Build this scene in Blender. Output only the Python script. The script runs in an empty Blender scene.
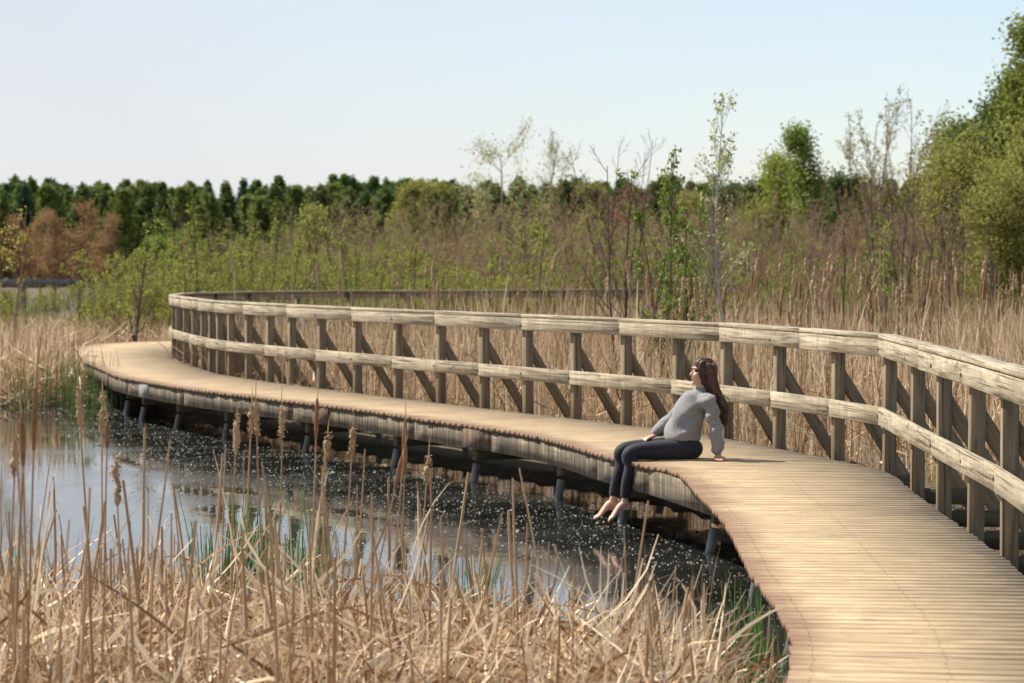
import bpy, bmesh, math, random
import numpy as np
from mathutils import Vector, Matrix
random.seed(4); RNG = np.random.default_rng(11)
R_ = math.radians
sc = bpy.context.scene; COL = sc.collection
CAMZ, DECK = 2.44, 0.67

# ------------------------------------------------------------------ helpers
def tag(o, label=None, cat=None, group=None, kind=None):
    if label: o['label'] = label
    if cat: o['category'] = cat
    if group: o['group'] = group
    if kind: o['kind'] = kind
    return o
def empty(name, loc=(0, 0, 0), rz=0.0, label=None, cat=None, group=None):
    o = bpy.data.objects.new(name, None); COL.objects.link(o)
    o.location = loc; o.rotation_euler = (0, 0, rz); o.empty_display_size = .1
    return tag(o, label, cat, group)
def link(name, me, mat=None, parent=None):
    o = bpy.data.objects.new(name, me); COL.objects.link(o)
    if mat: me.materials.append(mat)
    if parent: o.parent = parent
    return o
def mesh_np(name, V, F, smooth=False, uv=None):
    """V (n,3) float, F (m,k) int; optional uv per corner (m*k,2)"""
    V = np.asarray(V, np.float32).reshape(-1, 3); F = np.asarray(F, np.int32)
    me = bpy.data.meshes.new(name); k = F.shape[1]
    me.vertices.add(len(V)); me.vertices.foreach_set('co', V.ravel())
    me.loops.add(F.size); me.loops.foreach_set('vertex_index', F.ravel())
    me.polygons.add(len(F))
    me.polygons.foreach_set('loop_start', np.arange(0, F.size, k, dtype=np.int32))
    if smooth: me.polygons.foreach_set('use_smooth', np.ones(len(F), bool))
    if uv is not None:
        l = me.uv_layers.new(name='UVMap'); l.data.foreach_set('uv', np.asarray(uv, np.float32).ravel())
    me.update(calc_edges=True); me.validate()
    return me
def dup(root, loc, rz=0.0, s=1.0, label=None, group=None, tilt=None):
    r = root.copy(); COL.objects.link(r); r.location = loc
    r.rotation_euler = (tilt[0], tilt[1], rz) if tilt else (0, 0, rz)
    r.scale = (s, s, s) if not isinstance(s, tuple) else s
    if label: r['label'] = label
    if group: r['group'] = group
    for ch in list(root.children):
        c = ch.copy(); COL.objects.link(c); c.parent = r
        for g in ch.children:
            d = g.copy(); COL.objects.link(d); d.parent = c
    return r
def norm(a): return a / (np.linalg.norm(a, axis=-1, keepdims=True) + 1e-9)

# vectorised tubes: C (n,k,3), Rr (n,k)
def tubes(C, Rr, sides=3):
    C = np.asarray(C, float); n, k, _ = C.shape
    T = np.gradient(C, axis=1); T = norm(T)
    ref = np.where(np.abs(T[..., 2:3]) > .9, np.array([1., 0, 0]), np.array([0, 0, 1.]))
    U = norm(np.cross(T, ref)); W = np.cross(T, U)
    a = np.arange(sides) / sides * 2 * np.pi
    V = C[:, :, None] + Rr[:, :, None, None] * (np.cos(a)[:, None] * U[:, :, None] + np.sin(a)[:, None] * W[:, :, None])
    base = (np.arange(n) * k * sides)[:, None, None] + (np.arange(k - 1) * sides)[None, :, None]
    j = np.arange(sides); j2 = (j + 1) % sides
    F = np.stack([base + j, base + j2, base + j2 + sides, base + j + sides], -1).reshape(-1, 4)
    return V.reshape(-1, 3), F
def join(*vf):
    V, F, o = [], [], 0
    for v, f in vf:
        V.append(np.asarray(v).reshape(-1, 3)); F.append(np.asarray(f) + o); o += len(V[-1])
    return np.concatenate(V), np.concatenate(F)
# ribbons: bent straps, one per base point
def ribbons(P, yaw, lean, length, width, bend, rng, seg=4, fold=0.0, droop=0.0, face=None):
    n = len(P); t = np.linspace(0, 1, seg + 1)
    h = np.stack([np.cos(yaw), np.sin(yaw), np.zeros(n)], -1)
    ang = lean[:, None] + bend[:, None] * t[None] ** 1.5            # angle from vertical
    step = (length / seg)[:, None, None] * (np.sin(ang)[..., None] * h[:, None] + np.cos(ang)[..., None] * np.array([0, 0, 1.]))
    C = np.concatenate([P[:, None], P[:, None] + np.cumsum(step[:, :-1], 1)], 1)
    if face is None: face = rng.uniform(0, 2 * np.pi, n)
    sd = np.stack([np.cos(face), np.sin(face), rng.uniform(-.3, .3, n)], -1)
    T = norm(np.gradient(C, axis=1)); sd = norm(np.cross(T, sd[:, None]))
    w = (width[:, None] * (1 - .75 * t[None] ** 2.5))[..., None] * .5
    V = np.stack([C - sd * w, C + sd * w], 2)                       # n,seg+1,2,3
    b = (np.arange(n) * (seg + 1) * 2)[:, None] + (np.arange(seg) * 2)[None]
    F = np.stack([b, b + 1, b + 3, b + 2], -1).reshape(-1, 4)
    return V.reshape(-1, 3), F
def leaves(P, size, rng, flat=.0, aspect=.55):
    n = len(P); u = norm(rng.normal(size=(n, 3))); u[:, 2] *= (1 - flat); u = norm(u)
    w = norm(np.cross(u, norm(rng.normal(size=(n, 3)))))
    s = (size * rng.uniform(.6, 1.25, n))[:, None]
    V = np.stack([P - u * s * .5, P + w * s * .5 * aspect, P + u * s * .5, P - w * s * .5 * aspect], 1)
    return V.reshape(-1, 3), np.arange(n * 4).reshape(-1, 4)
# branching: children of a set of branches
def shoot(P, D, L, rng, k=5, wob=.10, up=.0, r0=.01, r1=.003):
    n = len(P); C = np.zeros((n, k, 3)); C[:, 0] = P; d = norm(D); L = np.broadcast_to(L, (n,))
    for i in range(1, k):
        d = norm(d + rng.normal(size=(n, 3)) * wob + np.array([0, 0, up]))
        C[:, i] = C[:, i - 1] + d * (L / (k - 1))[:, None]
    t = np.linspace(0, 1, k)
    r0 = np.broadcast_to(r0, (n,)); r1 = np.broadcast_to(r1, (n,))
    return C, r0[:, None] * (1 - t) + r1[:, None] * t
def children(C, Rr, m, rng, t0=.3, t1=1., ang=.6, lf=(.25, .45), k=5, wob=.1, up=.05, rf=.55, rmin=.003, fade=.5):
    n, kk, _ = C.shape; idx = np.repeat(np.arange(n), m); t = rng.uniform(t0, t1, n * m) * (kk - 1.001)
    i = t.astype(int); f = (t - i)[:, None]
    P = C[idx, i] * (1 - f) + C[idx, i + 1] * f; T = norm(C[idx, i + 1] - C[idx, i])
    rad = (Rr[idx, i] * (1 - f[:, 0]) + Rr[idx, i + 1] * f[:, 0])
    side = norm(np.cross(T, rng.normal(size=T.shape)))
    a = ang * rng.uniform(.6, 1.3, n * m)[:, None]; D = T * np.cos(a) + side * np.sin(a)
    plen = np.linalg.norm(C[:, -1] - C[:, 0], axis=1)[idx]
    L = plen * rng.uniform(lf[0], lf[1], n * m) * (1 - fade * t / (kk - 1))
    return shoot(P, D, L, rng, k, wob, up, np.maximum(rad * rf, rmin), rmin * .6)
def along(C, m, rng, t0=0., jit=.03):
    n, kk, _ = C.shape; idx = np.repeat(np.arange(n), m); t = rng.uniform(t0, 1, n * m) * (kk - 1.001)
    i = t.astype(int); f = (t - i)[:, None]
    return C[idx, i] * (1 - f) + C[idx, i + 1] * f + rng.normal(size=(n * m, 3)) * jit

# ------------------------------------------------------------------ materials
class NT:
    def __init__(s, name):
        s.m = bpy.data.materials.new(name); s.m.use_nodes = True; s.t = s.m.node_tree; s.t.nodes.clear()
    def n(s, typ, ins=None, **props):
        nd = s.t.nodes.new('ShaderNode' + typ)
        for k, v in props.items(): setattr(nd, k, v)
        for k, v in (ins or {}).items():
            sk = nd.inputs[k]
            if isinstance(v, bpy.types.NodeSocket): s.t.links.new(v, sk)
            elif isinstance(v, (tuple, list)) and len(v) == 3 and sk.type == 'RGBA': sk.default_value = (*v, 1)
            else: sk.default_value = v
        return nd
    def ramp(s, fac, stops, interp='LINEAR'):
        nd = s.t.nodes.new('ShaderNodeValToRGB'); cr = nd.color_ramp; cr.interpolation = interp
        while len(cr.elements) < len(stops): cr.elements.new(.5)
        for e, (p, c) in zip(cr.elements, stops):
            e.position = p; e.color = (*c, 1) if isinstance(c, tuple) else (c, c, c, 1)
        s.t.links.new(fac, nd.inputs[0]); return nd.outputs[0]
    def mix(s, fac, a, b, mode='MIX'):
        nd = s.t.nodes.new('ShaderNodeMix'); nd.data_type = 'RGBA'; nd.blend_type = mode
        for sk, v in ((nd.inputs[0], fac), (nd.inputs[6], a), (nd.inputs[7], b)):
            if isinstance(v, bpy.types.NodeSocket): s.t.links.new(v, sk)
            elif isinstance(v, tuple): sk.default_value = (*v, 1)
            else: sk.default_value = v
        return nd.outputs[2]
    def math(s, op, a, b=0.):
        nd = s.t.nodes.new('ShaderNodeMath'); nd.operation = op
        for sk, v in ((nd.inputs[0], a), (nd.inputs[1], b)):
            if isinstance(v, bpy.types.NodeSocket): s.t.links.new(v, sk)
            else: sk.default_value = v
        return nd.outputs[0]
    def noise(s, vec, scale, detail=3, rough=.6, dist=0.):
        return s.n('TexNoise', {'Vector': vec, 'Scale': scale, 'Detail': detail, 'Roughness': rough, 'Distortion': dist}).outputs['Fac']
    def out(s, sh): s.n('OutputMaterial', {'Surface': sh}); return s.m
    def pbr(s, color, rough=.8, bump=None, bstr=.2, bdist=.01, **kw):
        ins = {'Base Color': color, 'Roughness': rough}; ins.update(kw)
        if bump is not None:
            ins['Normal'] = s.n('Bump', {'Height': bump, 'Strength': bstr, 'Distance': bdist}).outputs[0]
        return s.n('BsdfPrincipled', ins).outputs[0]

def wood_mat(name, light, mid, dark, patch=None, stain=None, streak=38., bstr=.5, var=.3, contrast=1., drips=0., knots=False, along=1.6):
    """UV in metres: u along the grain, v across; uv islands have their own offset"""
    N = NT(name); uv = N.n('TexCoord').outputs['UV']
    isl = N.n('NewGeometry').outputs['Random Per Island']
    gr = N.n('Mapping', {'Vector': uv, 'Scale': (along, streak, 1)}).outputs[0]
    fine = N.noise(gr, 1.0, 5, .62, .3)
    gr2 = N.n('Mapping', {'Vector': uv, 'Scale': (.9, streak * 3.2, 1)}).outputs[0]
    crack = N.noise(gr2, 1.0, 2, .5, .6)
    blot = N.noise(uv, 3.2, 4, .65)
    c = N.ramp(fine, [(.5 - .22 / contrast, dark), (.5, mid), (.5 + .2 / contrast, light)])
    c = N.mix(var * 1.6, c, N.mix(isl, tuple(.72 * x for x in mid), tuple(min(1, 1.18 * x) for x in light)), 'SOFT_LIGHT')
    hv = N.n('HueSaturation', {'Color': c, 'Value': N.math('ADD', N.math('MULTIPLY', isl, var), 1 - var / 2)}).outputs[0]
    if patch: hv = N.mix(N.ramp(blot, [(.52, 0.), (.72, .75)]), hv, patch)
    if stain:
        b2 = N.noise(N.n('TexCoord').outputs['Object'], .9, 5, .7)
        hv = N.mix(N.ramp(b2, [(.56, 0.), (.70, .8)]), hv, stain)
    if drips:
        dm = N.n('Mapping', {'Vector': uv, 'Scale': (26, 1.3, 1)}).outputs[0]
        d2 = N.n('Mapping', {'Vector': uv, 'Scale': (9, .9, 1)}).outputs[0]
        hv = N.mix(N.math('MULTIPLY', N.ramp(N.noise(d2, 1., 4, .7), [(.44, 0.), (.60, 1.)]), drips * .9), hv, tuple(.6 * x for x in dark))
        hv = N.mix(N.math('MULTIPLY', N.ramp(N.noise(dm, 1., 3, .6), [(.42, 0.), (.62, 1.)]), drips), hv, tuple(.35 * x for x in dark))
    if knots:
        vo = N.n('TexVoronoi', {'Vector': N.n('Mapping', {'Vector': uv, 'Scale': (1.7, 5.5, 1)}).outputs[0], 'Scale': 1.}).outputs['Distance']
        hv = N.mix(N.ramp(vo, [(.05, .8), (.11, 0.)]), hv, tuple(.5 * x for x in dark))
        wob = N.noise(N.n('TexCoord').outputs['Object'], 1.3, 5, .7)
        hv = N.mix(N.ramp(wob, [(.44, 0.), (.64, .75)]), hv, (.74 * mid[0], .72 * mid[1], .70 * mid[2]))
        lc = N.noise(N.n('Mapping', {'Vector': uv, 'Scale': (.8, 46, 1)}).outputs[0], 1., 1, .5)
        hv = N.mix(N.ramp(lc, [(.60, 0.), (.66, .85)]), hv, tuple(.55 * x for x in dark))
    hv = N.mix(N.ramp(crack, [(.25, .85), (.33, 0.)]), hv, tuple(.30 * x for x in dark))
    return N.out(N.pbr(hv, .85, N.math('ADD', fine, N.math('MULTIPLY', crack, .5)), bstr, .006))
def rnd_mat(name, stops, rough=.8, trans=0., noise=None, spec=.2):
    """colour by island (blade, leaf, straw) plus a little by object"""
    N = NT(name); isl = N.n('NewGeometry').outputs['Random Per Island']
    ob = N.n('ObjectInfo').outputs['Random']
    f = N.math('ADD', N.math('MULTIPLY', isl, .75), N.math('MULTIPLY', ob, .25))
    c = N.ramp(f, stops)
    if noise:
        nz = N.noise(N.n('TexCoord').outputs['Object'], noise, 3)
        c = N.mix(N.ramp(nz, [(.35, .0), (.7, .55)]), c, tuple(.45 * x for x in stops[0][1]))
    sh = N.pbr(c, rough, **{'Specular IOR Level': spec})
    if trans:
        tr = N.n('BsdfTranslucent', {'Color': c}).outputs[0]
        sh = N.n('MixShader', {0: trans, 1: sh, 2: tr}).outputs[0]
    return N.out(sh)

M = {}
M['deck'] = wood_mat('deck_wood', (.48, .375, .228), (.39, .293, .17), (.18, .12, .066), streak=22., bstr=.18, contrast=.85, var=.07, knots=True, along=4.)
M['rail'] = wood_mat('rail_wood', (.51, .455, .335), (.395, .335, .235), (.135, .105, .066), patch=(.22, .175, .115), streak=34., contrast=1.5, drips=.22, var=.12, knots=True)
M['post'] = wood_mat('post_wood', (.32, .26, .175), (.235, .19, .125), (.095, .075, .05), patch=(.19, .15, .10), streak=24., knots=True)
M['brace'] = wood_mat('brace_wood', (.28, .225, .145), (.215, .17, .11), (.09, .07, .045), streak=24.)
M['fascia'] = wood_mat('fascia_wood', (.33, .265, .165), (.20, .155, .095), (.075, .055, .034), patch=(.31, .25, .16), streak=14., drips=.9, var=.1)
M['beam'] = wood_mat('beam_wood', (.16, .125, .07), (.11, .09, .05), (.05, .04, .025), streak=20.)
M['rust'] = wood_mat('rust_plate', (.27, .185, .115), (.20, .125, .075), (.10, .06, .042), streak=8., drips=.8)
M['greyplate'] = wood_mat('grey_plate', (.36, .35, .33), (.28, .27, .255), (.16, .15, .14), streak=8., drips=.5)
N = NT('pile_steel'); tc = N.n('TexCoord').outputs['Object']
M['pile'] = N.out(N.pbr(N.ramp(N.noise(tc, 6, 4), [(.35, (.085, .09, .09)), (.7, (.21, .215, .21))]), .55, Metallic=.3))
M['straw'] = rnd_mat('dry_straw', [(0, (.085, .034, .015)), (.32, (.28, .15, .07)), (.50, (.60, .44, .27)), (.70, (.80, .66, .46)), (1, (.88, .77, .57))], .6, .18)
M['stalk'] = rnd_mat('dry_stalk', [(0, (.15, .075, .038)), (.35, (.30, .18, .10)), (.7, (.45, .31, .18)), (1, (.66, .52, .34))], .65, .0)
M['reed'] = rnd_mat('standing_reed', [(0, (.13, .062, .03)), (.32, (.36, .225, .12)), (.62, (.64, .47, .29)), (1, (.90, .77, .56))], .7, .22)
M['head'] = rnd_mat('seed_head_brown', [(0, (.21, .105, .05)), (1, (.34, .19, .10))], .9, noise=30)
M['fluff'] = rnd_mat('seed_head_fluff', [(0, (.36, .225, .12)), (1, (.62, .47, .29))], .95, .1, noise=25)
M['green'] = rnd_mat('green_blade', [(0, (.045, .105, .025)), (.6, (.08, .175, .04)), (1, (.15, .25, .065))], .45, .3, spec=.4)
M['twig'] = rnd_mat('twig_brown', [(0, (.18, .105, .078)), (.6, (.31, .20, .15)), (1, (.47, .33, .25))], .9)
M['twigd'] = rnd_mat('twig_dark', [(0, (.065, .045, .038)), (1, (.14, .098, .078))], .9)
M['birch'] = rnd_mat('birch_bark', [(0, (.42, .37, .30)), (1, (.58, .53, .46))], .8, noise=9)
M['trunk'] = rnd_mat('tree_bark', [(0, (.07, .055, .04)), (1, (.12, .09, .065))], .95, noise=5)
LEAF = dict(spring=[(0, (.15, .19, .03)), (.6, (.26, .30, .05)), (1, (.40, .42, .09))],
            olive=[(0, (.20, .20, .05)), (.6, (.30, .30, .075)), (1, (.42, .42, .12))],
            bud=[(0, (.25, .155, .10)), (.55, (.33, .22, .12)), (1, (.40, .40, .12))],
            bright=[(0, (.12, .18, .03)), (.6, (.19, .26, .045)), (1, (.29, .35, .085))],
            yellow=[(0, (.26, .24, .05)), (.6, (.36, .31, .07)), (1, (.44, .36, .12))],
            pale=[(0, (.30, .33, .12)), (.6, (.42, .43, .19)), (1, (.52, .51, .28))],
            mid=[(0, (.12, .15, .027)), (.6, (.20, .235, .045)), (1, (.33, .335, .085))],
            deep=[(0, (.05, .08, .018)), (.6, (.085, .125, .03)), (1, (.15, .18, .045))],
            pine=[(0, (.07, .115, .028)), (.6, (.12, .18, .042)), (1, (.19, .25, .07))],
            pine2=[(0, (.11, .155, .03)), (.6, (.18, .23, .047)), (1, (.26, .30, .07))],
            blue=[(0, (.04, .08, .035)), (.6, (.065, .115, .05)), (1, (.10, .155, .07))],
            rust=[(0, (.22, .135, .075)), (.45, (.29, .175, .09)), (.75, (.38, .20, .085)), (1, (.26, .26, .10))],
            red=[(0, (.19, .07, .065)), (.6, (.26, .11, .10)), (1, (.30, .18, .12))])
for k, v in LEAF.items(): M['leaf_' + k] = rnd_mat('leaf_' + k, v, .6, .3 if k in ('pine', 'pine2', 'blue') else .5)

# ------------------------------------------------------------------ camera, light, sky
cam = bpy.data.cameras.new('camera'); co = bpy.data.objects.new('camera', cam); COL.objects.link(co)
co.location = (0, 0, CAMZ); co.rotation_euler = (R_(90 - 1.898), 0, 0)
cam.lens = 84.4; cam.sensor_width = 36; cam.clip_start = .2; cam.clip_end = 6000
cam.dof.use_dof = True; cam.dof.focus_distance = 17.8; cam.dof.aperture_fstop = 3.8
sc.camera = co
EL, AZ = R_(51), R_(-60)                                            # sun: azimuth clockwise from +Y
sd = Vector((math.sin(AZ) * math.cos(EL), math.cos(AZ) * math.cos(EL), math.sin(EL)))
sun = bpy.data.lights.new('sun', 'SUN'); sun.energy = 5.0; sun.angle = R_(.53); sun.color = (1, .94, .84)
so = bpy.data.objects.new('sun', sun); COL.objects.link(so); so.rotation_euler = sd.to_track_quat('Z', 'Y').to_euler()
w = bpy.data.worlds.new('World'); sc.world = w; w.use_nodes = True; nt = w.node_tree
bg = nt.nodes['Background']; sky = nt.nodes.new('ShaderNodeTexSky'); sky.sky_type = 'NISHITA'
sky.sun_disc = False; sky.sun_elevation = EL; sky.sun_rotation = AZ; sky.altitude = 50
sky.air_density = 1.0; sky.dust_density = .45; sky.ozone_density = 1.0
hz = nt.nodes.new('ShaderNodeMix'); hz.data_type = 'RGBA'; hz.inputs[0].default_value = .66; hz.inputs[7].default_value = (4.45, 4.47, 4.85, 1)
tcw = nt.nodes.new('ShaderNodeTexCoord'); dv = nt.nodes.new('ShaderNodeVectorMath'); dv.operation = 'DOT_PRODUCT'; dv.inputs[1].default_value = (-1.3, 0, -1.1)
ad = nt.nodes.new('ShaderNodeMath'); ad.operation = 'ADD'; ad.inputs[1].default_value = .66
cl = nt.nodes.new('ShaderNodeClamp'); cl.inputs['Min'].default_value = .3; cl.inputs['Max'].default_value = .8
nt.links.new(tcw.outputs['Generated'], dv.inputs[0]); nt.links.new(dv.outputs['Value'], ad.inputs[0]); nt.links.new(ad.outputs[0], cl.inputs['Value']); nt.links.new(cl.outputs[0], hz.inputs[0])
nt.links.new(sky.outputs[0], hz.inputs[6]); nt.links.new(hz.outputs[2], bg.inputs[0]); bg.inputs[1].default_value = .10
vs = sc.view_settings; vs.view_transform = 'Standard'; vs.look = 'None'; vs.exposure = .7; vs.gamma = 1
sc.cycles.max_bounces = 8; sc.cycles.use_denoising = True; sc.cycles.transparent_max_bounces = 8
sc.cycles.sample_clamp_indirect = 6

# ------------------------------------------------------------------ boardwalk plan (metres)
POSTS = [(3.0, 55.9), (2.2, 54.9), (1.2, 54.05), (.1, 53.35), (-1.1, 52.75), (-2.3, 52.25), (-3.5, 51.75), (-4.6, 51.1), (-5.5, 50.25),
         (-6.1, 49.25), (-6.4, 48.1), (-6.5, 46.9), (-6.47, 45.7), (-6.32, 44.5), (-6.06, 43.3), (-5.76, 42.05), (-5.46, 40.85), (-5.16, 39.75),
         (-4.91, 38.8), (-4.68, 38.0), (-4.42, 37.3), (-4.05, 36.45), (-3.63, 35.5), (-3.22, 34.6), (-2.72, 33.6), (-2.14, 32.45), (-1.53, 31.25),
         (-.94, 30.1), (-.375, 29.05), (.14, 28.05), (.68, 27.08), (1.195, 26.1), (1.70, 25.1), (2.115, 24.1), (2.49, 22.8), (2.87, 21.45),
         (3.147, 20.3), (3.085, 18.55), (3.03, 17.1), (2.985, 15.7), (2.94, 14.4), (2.86, 13.1), (2.76, 11.8), (2.6, 10.5), (2.38, 9.2),
         (2.1, 8.0), (1.8, 6.8), (1.45, 5.6)]
I0 = 13                                                             # index of the post at the far left bend
PO = np.array(POSTS)
WID = {0: 2.4, 5: 3.4, 7: 4.4, 8: 4.3, 9: 3.0, 10: 2.5, 11.5: 2.15, 13: 1.75, 14.4: 1.65, 16: 1.58, 21: 1.6, 23.8: 1.6, 25.6: 1.48, 27: 1.34, 28.3: 1.39, 29.7: 1.5, 31.2: 1.48,
       32.1: 1.62, 33.3: 1.76, 34.2: 1.82, 35.2: 1.79, 36: 1.78, 36.7: 1.70, 37.9: 1.58, 39: 1.53, 40: 1.58, 41: 1.52, 42: 1.40, 44: 1.33, 47: 1.4}
UU = np.arange(0, 47.001, .02)
def smooth_curve(Pt, u):
    i = np.clip(np.floor(u).astype(int), 0, len(Pt) - 2); f = (u - i)[:, None]
    p = lambda j: Pt[np.clip(j, 0, len(Pt) - 1)]
    a, b, c, d = p(i - 1), p(i), p(i + 1), p(i + 2)
    return .5 * (2 * b + (c - a) * f + (2 * a - 5 * b + 4 * c - d) * f ** 2 + (3 * b - a - 3 * c + d) * f ** 3)
def gsm(A, s):
    k = np.exp(-.5 * (np.arange(-3 * s, 3 * s + 1) / s) ** 2); k /= k.sum(); n = len(k) // 2
    pad = np.concatenate([2 * A[:1] - A[n:0:-1], A, 2 * A[-1:] - A[-2:-n - 2:-1]])
    return np.stack([np.convolve(pad[:, j], k, 'valid') for j in range(A.shape[1])], 1)
RC = gsm(smooth_curve(PO, UU), 9)
TG = norm(np.gradient(gsm(RC, 50), axis=0)); NI = np.stack([TG[:, 1], -TG[:, 0]], 1)   # towards the open (water) side of the deck
WW = gsm(np.interp(UU, list(WID), list(WID.values()))[:, None], 30)
OC = RC + NI * WW
SL = np.concatenate([[0], np.cumsum(np.linalg.norm(np.diff((RC + OC) / 2, axis=0), axis=1))])
def at_u(A, u): return np.array([np.interp(u, UU, A[:, j]) for j in range(A.shape[1])])

class Wood:
    """timber pieces with grain UVs, joined into ONE mesh"""
    def __init__(s): s.V, s.F, s.UV = [], [], []
    def hexa(s, c, grain=0, off=None):
        """c: 8 corners, bottom 0-3 ccw, top 4-7; grain axis 0: edge 0-1, 1: edge 1-2, 2: edge 0-4"""
        c = np.array(c, float); o = sum(len(v) for v in s.V); off = random.uniform(0, 60) if off is None else off
        ax = [c[1] - c[0], c[3] - c[0], c[4] - c[0]]; L = [np.linalg.norm(a) for a in ax]
        e = [a / (l + 1e-9) for a, l in zip(ax, L)]
        for f in ((3, 2, 1, 0), (4, 5, 6, 7), (0, 1, 5, 4), (1, 2, 6, 5), (2, 3, 7, 6), (3, 0, 4, 7)):
            s.F.append([o + i for i in f])
            g = e[grain]; n = np.cross(c[f[1]] - c[f[0]], c[f[2]] - c[f[1]]); n /= np.linalg.norm(n) + 1e-9
            v = np.cross(n, g)
            if np.linalg.norm(v) < .3: g = e[(grain + 1) % 3]; v = np.cross(n, g)
            for i in f:
                q = c[i] - c[0]; s.UV.append((q @ g + off, q @ v + off * .37))
        s.V.append(c)
    def beam(s, p0, p1, wd, ht, up=(0, 0, 1), wob=0.):
        p0, p1 = np.array(p0, float), np.array(p1, float); d = norm(p1 - p0); up = np.array(up, float)
        sv = norm(np.cross(up, d)) * wd / 2; uv = norm(np.cross(d, sv)) * ht / 2
        r = lambda: np.random.default_rng(random.randrange(1 << 30)).uniform(-wob, wob, 3) if wob else 0
        s.hexa([p0 - sv - uv + r(), p1 - sv - uv + r(), p1 + sv - uv + r(), p0 + sv - uv + r(), p0 - sv + uv + r(), p1 - sv + uv + r(), p1 + sv + uv + r(), p0 + sv + uv + r()], 0)
    def strip(s, P, z, wd, ht, side):
        """one bent board along plan points P with side normals"""
        P = np.asarray(P); n = len(P); L = np.concatenate([[0], np.cumsum(np.linalg.norm(np.diff(P, axis=0), axis=1))]); off = random.uniform(0, 60)
        o = sum(len(v) for v in s.V); V = []
        for p, nn in zip(P, side):
            for a, b in ((-1, -1), (1, -1), (1, 1), (-1, 1)): V.append((p[0] + nn[0] * a * wd / 2, p[1] + nn[1] * a * wd / 2, z + b * ht / 2))
        for i in range(n - 1):
            for k in range(4):
                k2 = (k + 1) % 4; s.F.append([o + i * 4 + k, o + i * 4 + k2, o + i * 4 + 4 + k2, o + i * 4 + 4 + k])
                va, vb = off * .37 + k * .31, off * .37 + k * .31 + (ht if k % 2 else wd)
                s.UV += [(L[i] + off, va), (L[i] + off, vb), (L[i + 1] + off, vb), (L[i + 1] + off, va)]
        for e, f in ((0, [0, 3, 2, 1]), (n - 1, [0, 1, 2, 3])):
            s.F.append([o + e * 4 + k for k in f]); s.UV += [(off, off), (off, off + ht), (off + wd, off + ht), (off + wd, off)]
        s.V.append(np.array(V, float))
    def build(s, name, mat, parent=None, bev=0.):
        me = mesh_np(name, np.concatenate(s.V), s.F, uv=s.UV); o = link(name, me, mat, parent)
        if bev:
            b = o.modifiers.new('bevel', 'BEVEL'); b.width = bev; b.segments = 1; b.limit_method = 'ANGLE'
        return o
def P3(xy, z): return (float(xy[0]), float(xy[1]), z)

walk = empty('boardwalk', (1.9, 20, 0), 0, 'long curving wooden boardwalk with a two-rail handrail, winding over the dark water', 'boardwalk')
walk.location = (0, 0, 0)
# deck boards
wd = Wood(); s_ = .03; bw = .138
while s_ < SL[-1] - .2:
    u0, u1 = np.interp([s_, s_ + bw - random.choice((.0005, .0005, .0006, .0006, .0008, .0008, .001, .001, .0015, .002, .005, .010, .013))], SL, UU)
    a0, a1, b0, b1 = at_u(RC, u0), at_u(RC, u1), at_u(OC, u0), at_u(OC, u1)
    n0, n1 = norm(b0 - a0), norm(b1 - a1); e = random.gauss(0, .0045); zt = DECK + random.uniform(-.0006, .0006)
    q = random.uniform(.0, .02)
    a0, a1, b0, b1 = a0 - n0 * q, a1 - n1 * q, b0 + n0 * e, b1 + n1 * e
    tb = random.uniform(-.0008, .0008)
    wd.hexa([P3(a0, zt - .038), P3(b0, zt - .038), P3(b1, zt - .038), P3(a1, zt - .038), P3(a0, zt), P3(b0, zt + tb), P3(b1, zt + tb), P3(a1, zt)], 0)
    s_ += bw
dk = wd.build('deck_boards', M['deck'], walk)
# dirt along the open edge of the deck: worn red-brown stain in the material, driven by where on the planks it is
att = dk.data.attributes.new('edge', 'FLOAT', 'POINT')
ev = np.tile(np.array([0, 1, 1, 0, 0, 1, 1, 0], np.float32), len(dk.data.vertices) // 8); att.data.foreach_set('value', ev)
N = NT('tmp'); bpy.data.materials.remove(N.m)
N = NT.__new__(NT); N.m = M['deck']; N.t = N.m.node_tree
bs = [n for n in N.t.nodes if n.type == 'BSDF_PRINCIPLED'][0]; old = bs.inputs['Base Color'].links[0].from_socket
ed = N.n('Attribute', attribute_name='edge').outputs['Fac']; ob = N.n('TexCoord').outputs['Object']
mm = N.n('Mapping', {'Vector': ob, 'Scale': (2.2, 5, 1)}).outputs[0]
ns = N.noise(mm, 1.0, 5, .65); isl = N.n('NewGeometry').outputs['Random Per Island']
f = N.math('ADD', N.math('ADD', ed, N.math('MULTIPLY', ns, .34)), N.math('MULTIPLY', isl, .05))
stn = N.math('MULTIPLY', N.ramp(f, [(.0, 0.), (1., 0.)]), 1.)
mr = N.n('MapRange', {'Value': f, 'From Min': 1.04, 'From Max': 1.2, 'To Min': 0., 'To Max': .95}).outputs[0]
mr2 = N.n('MapRange', {'Value': N.math('SUBTRACT', N.math('MULTIPLY', ns, .3), ed), 'From Min': .06, 'From Max': .17, 'To Min': 0., 'To Max': .7}).outputs[0]
c_ = N.mix(mr, old, (.17, .092, .05)); c_ = N.mix(mr2, c_, (.16, .10, .06))
N.t.links.new(c_, bs.inputs['Base Color'])

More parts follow.
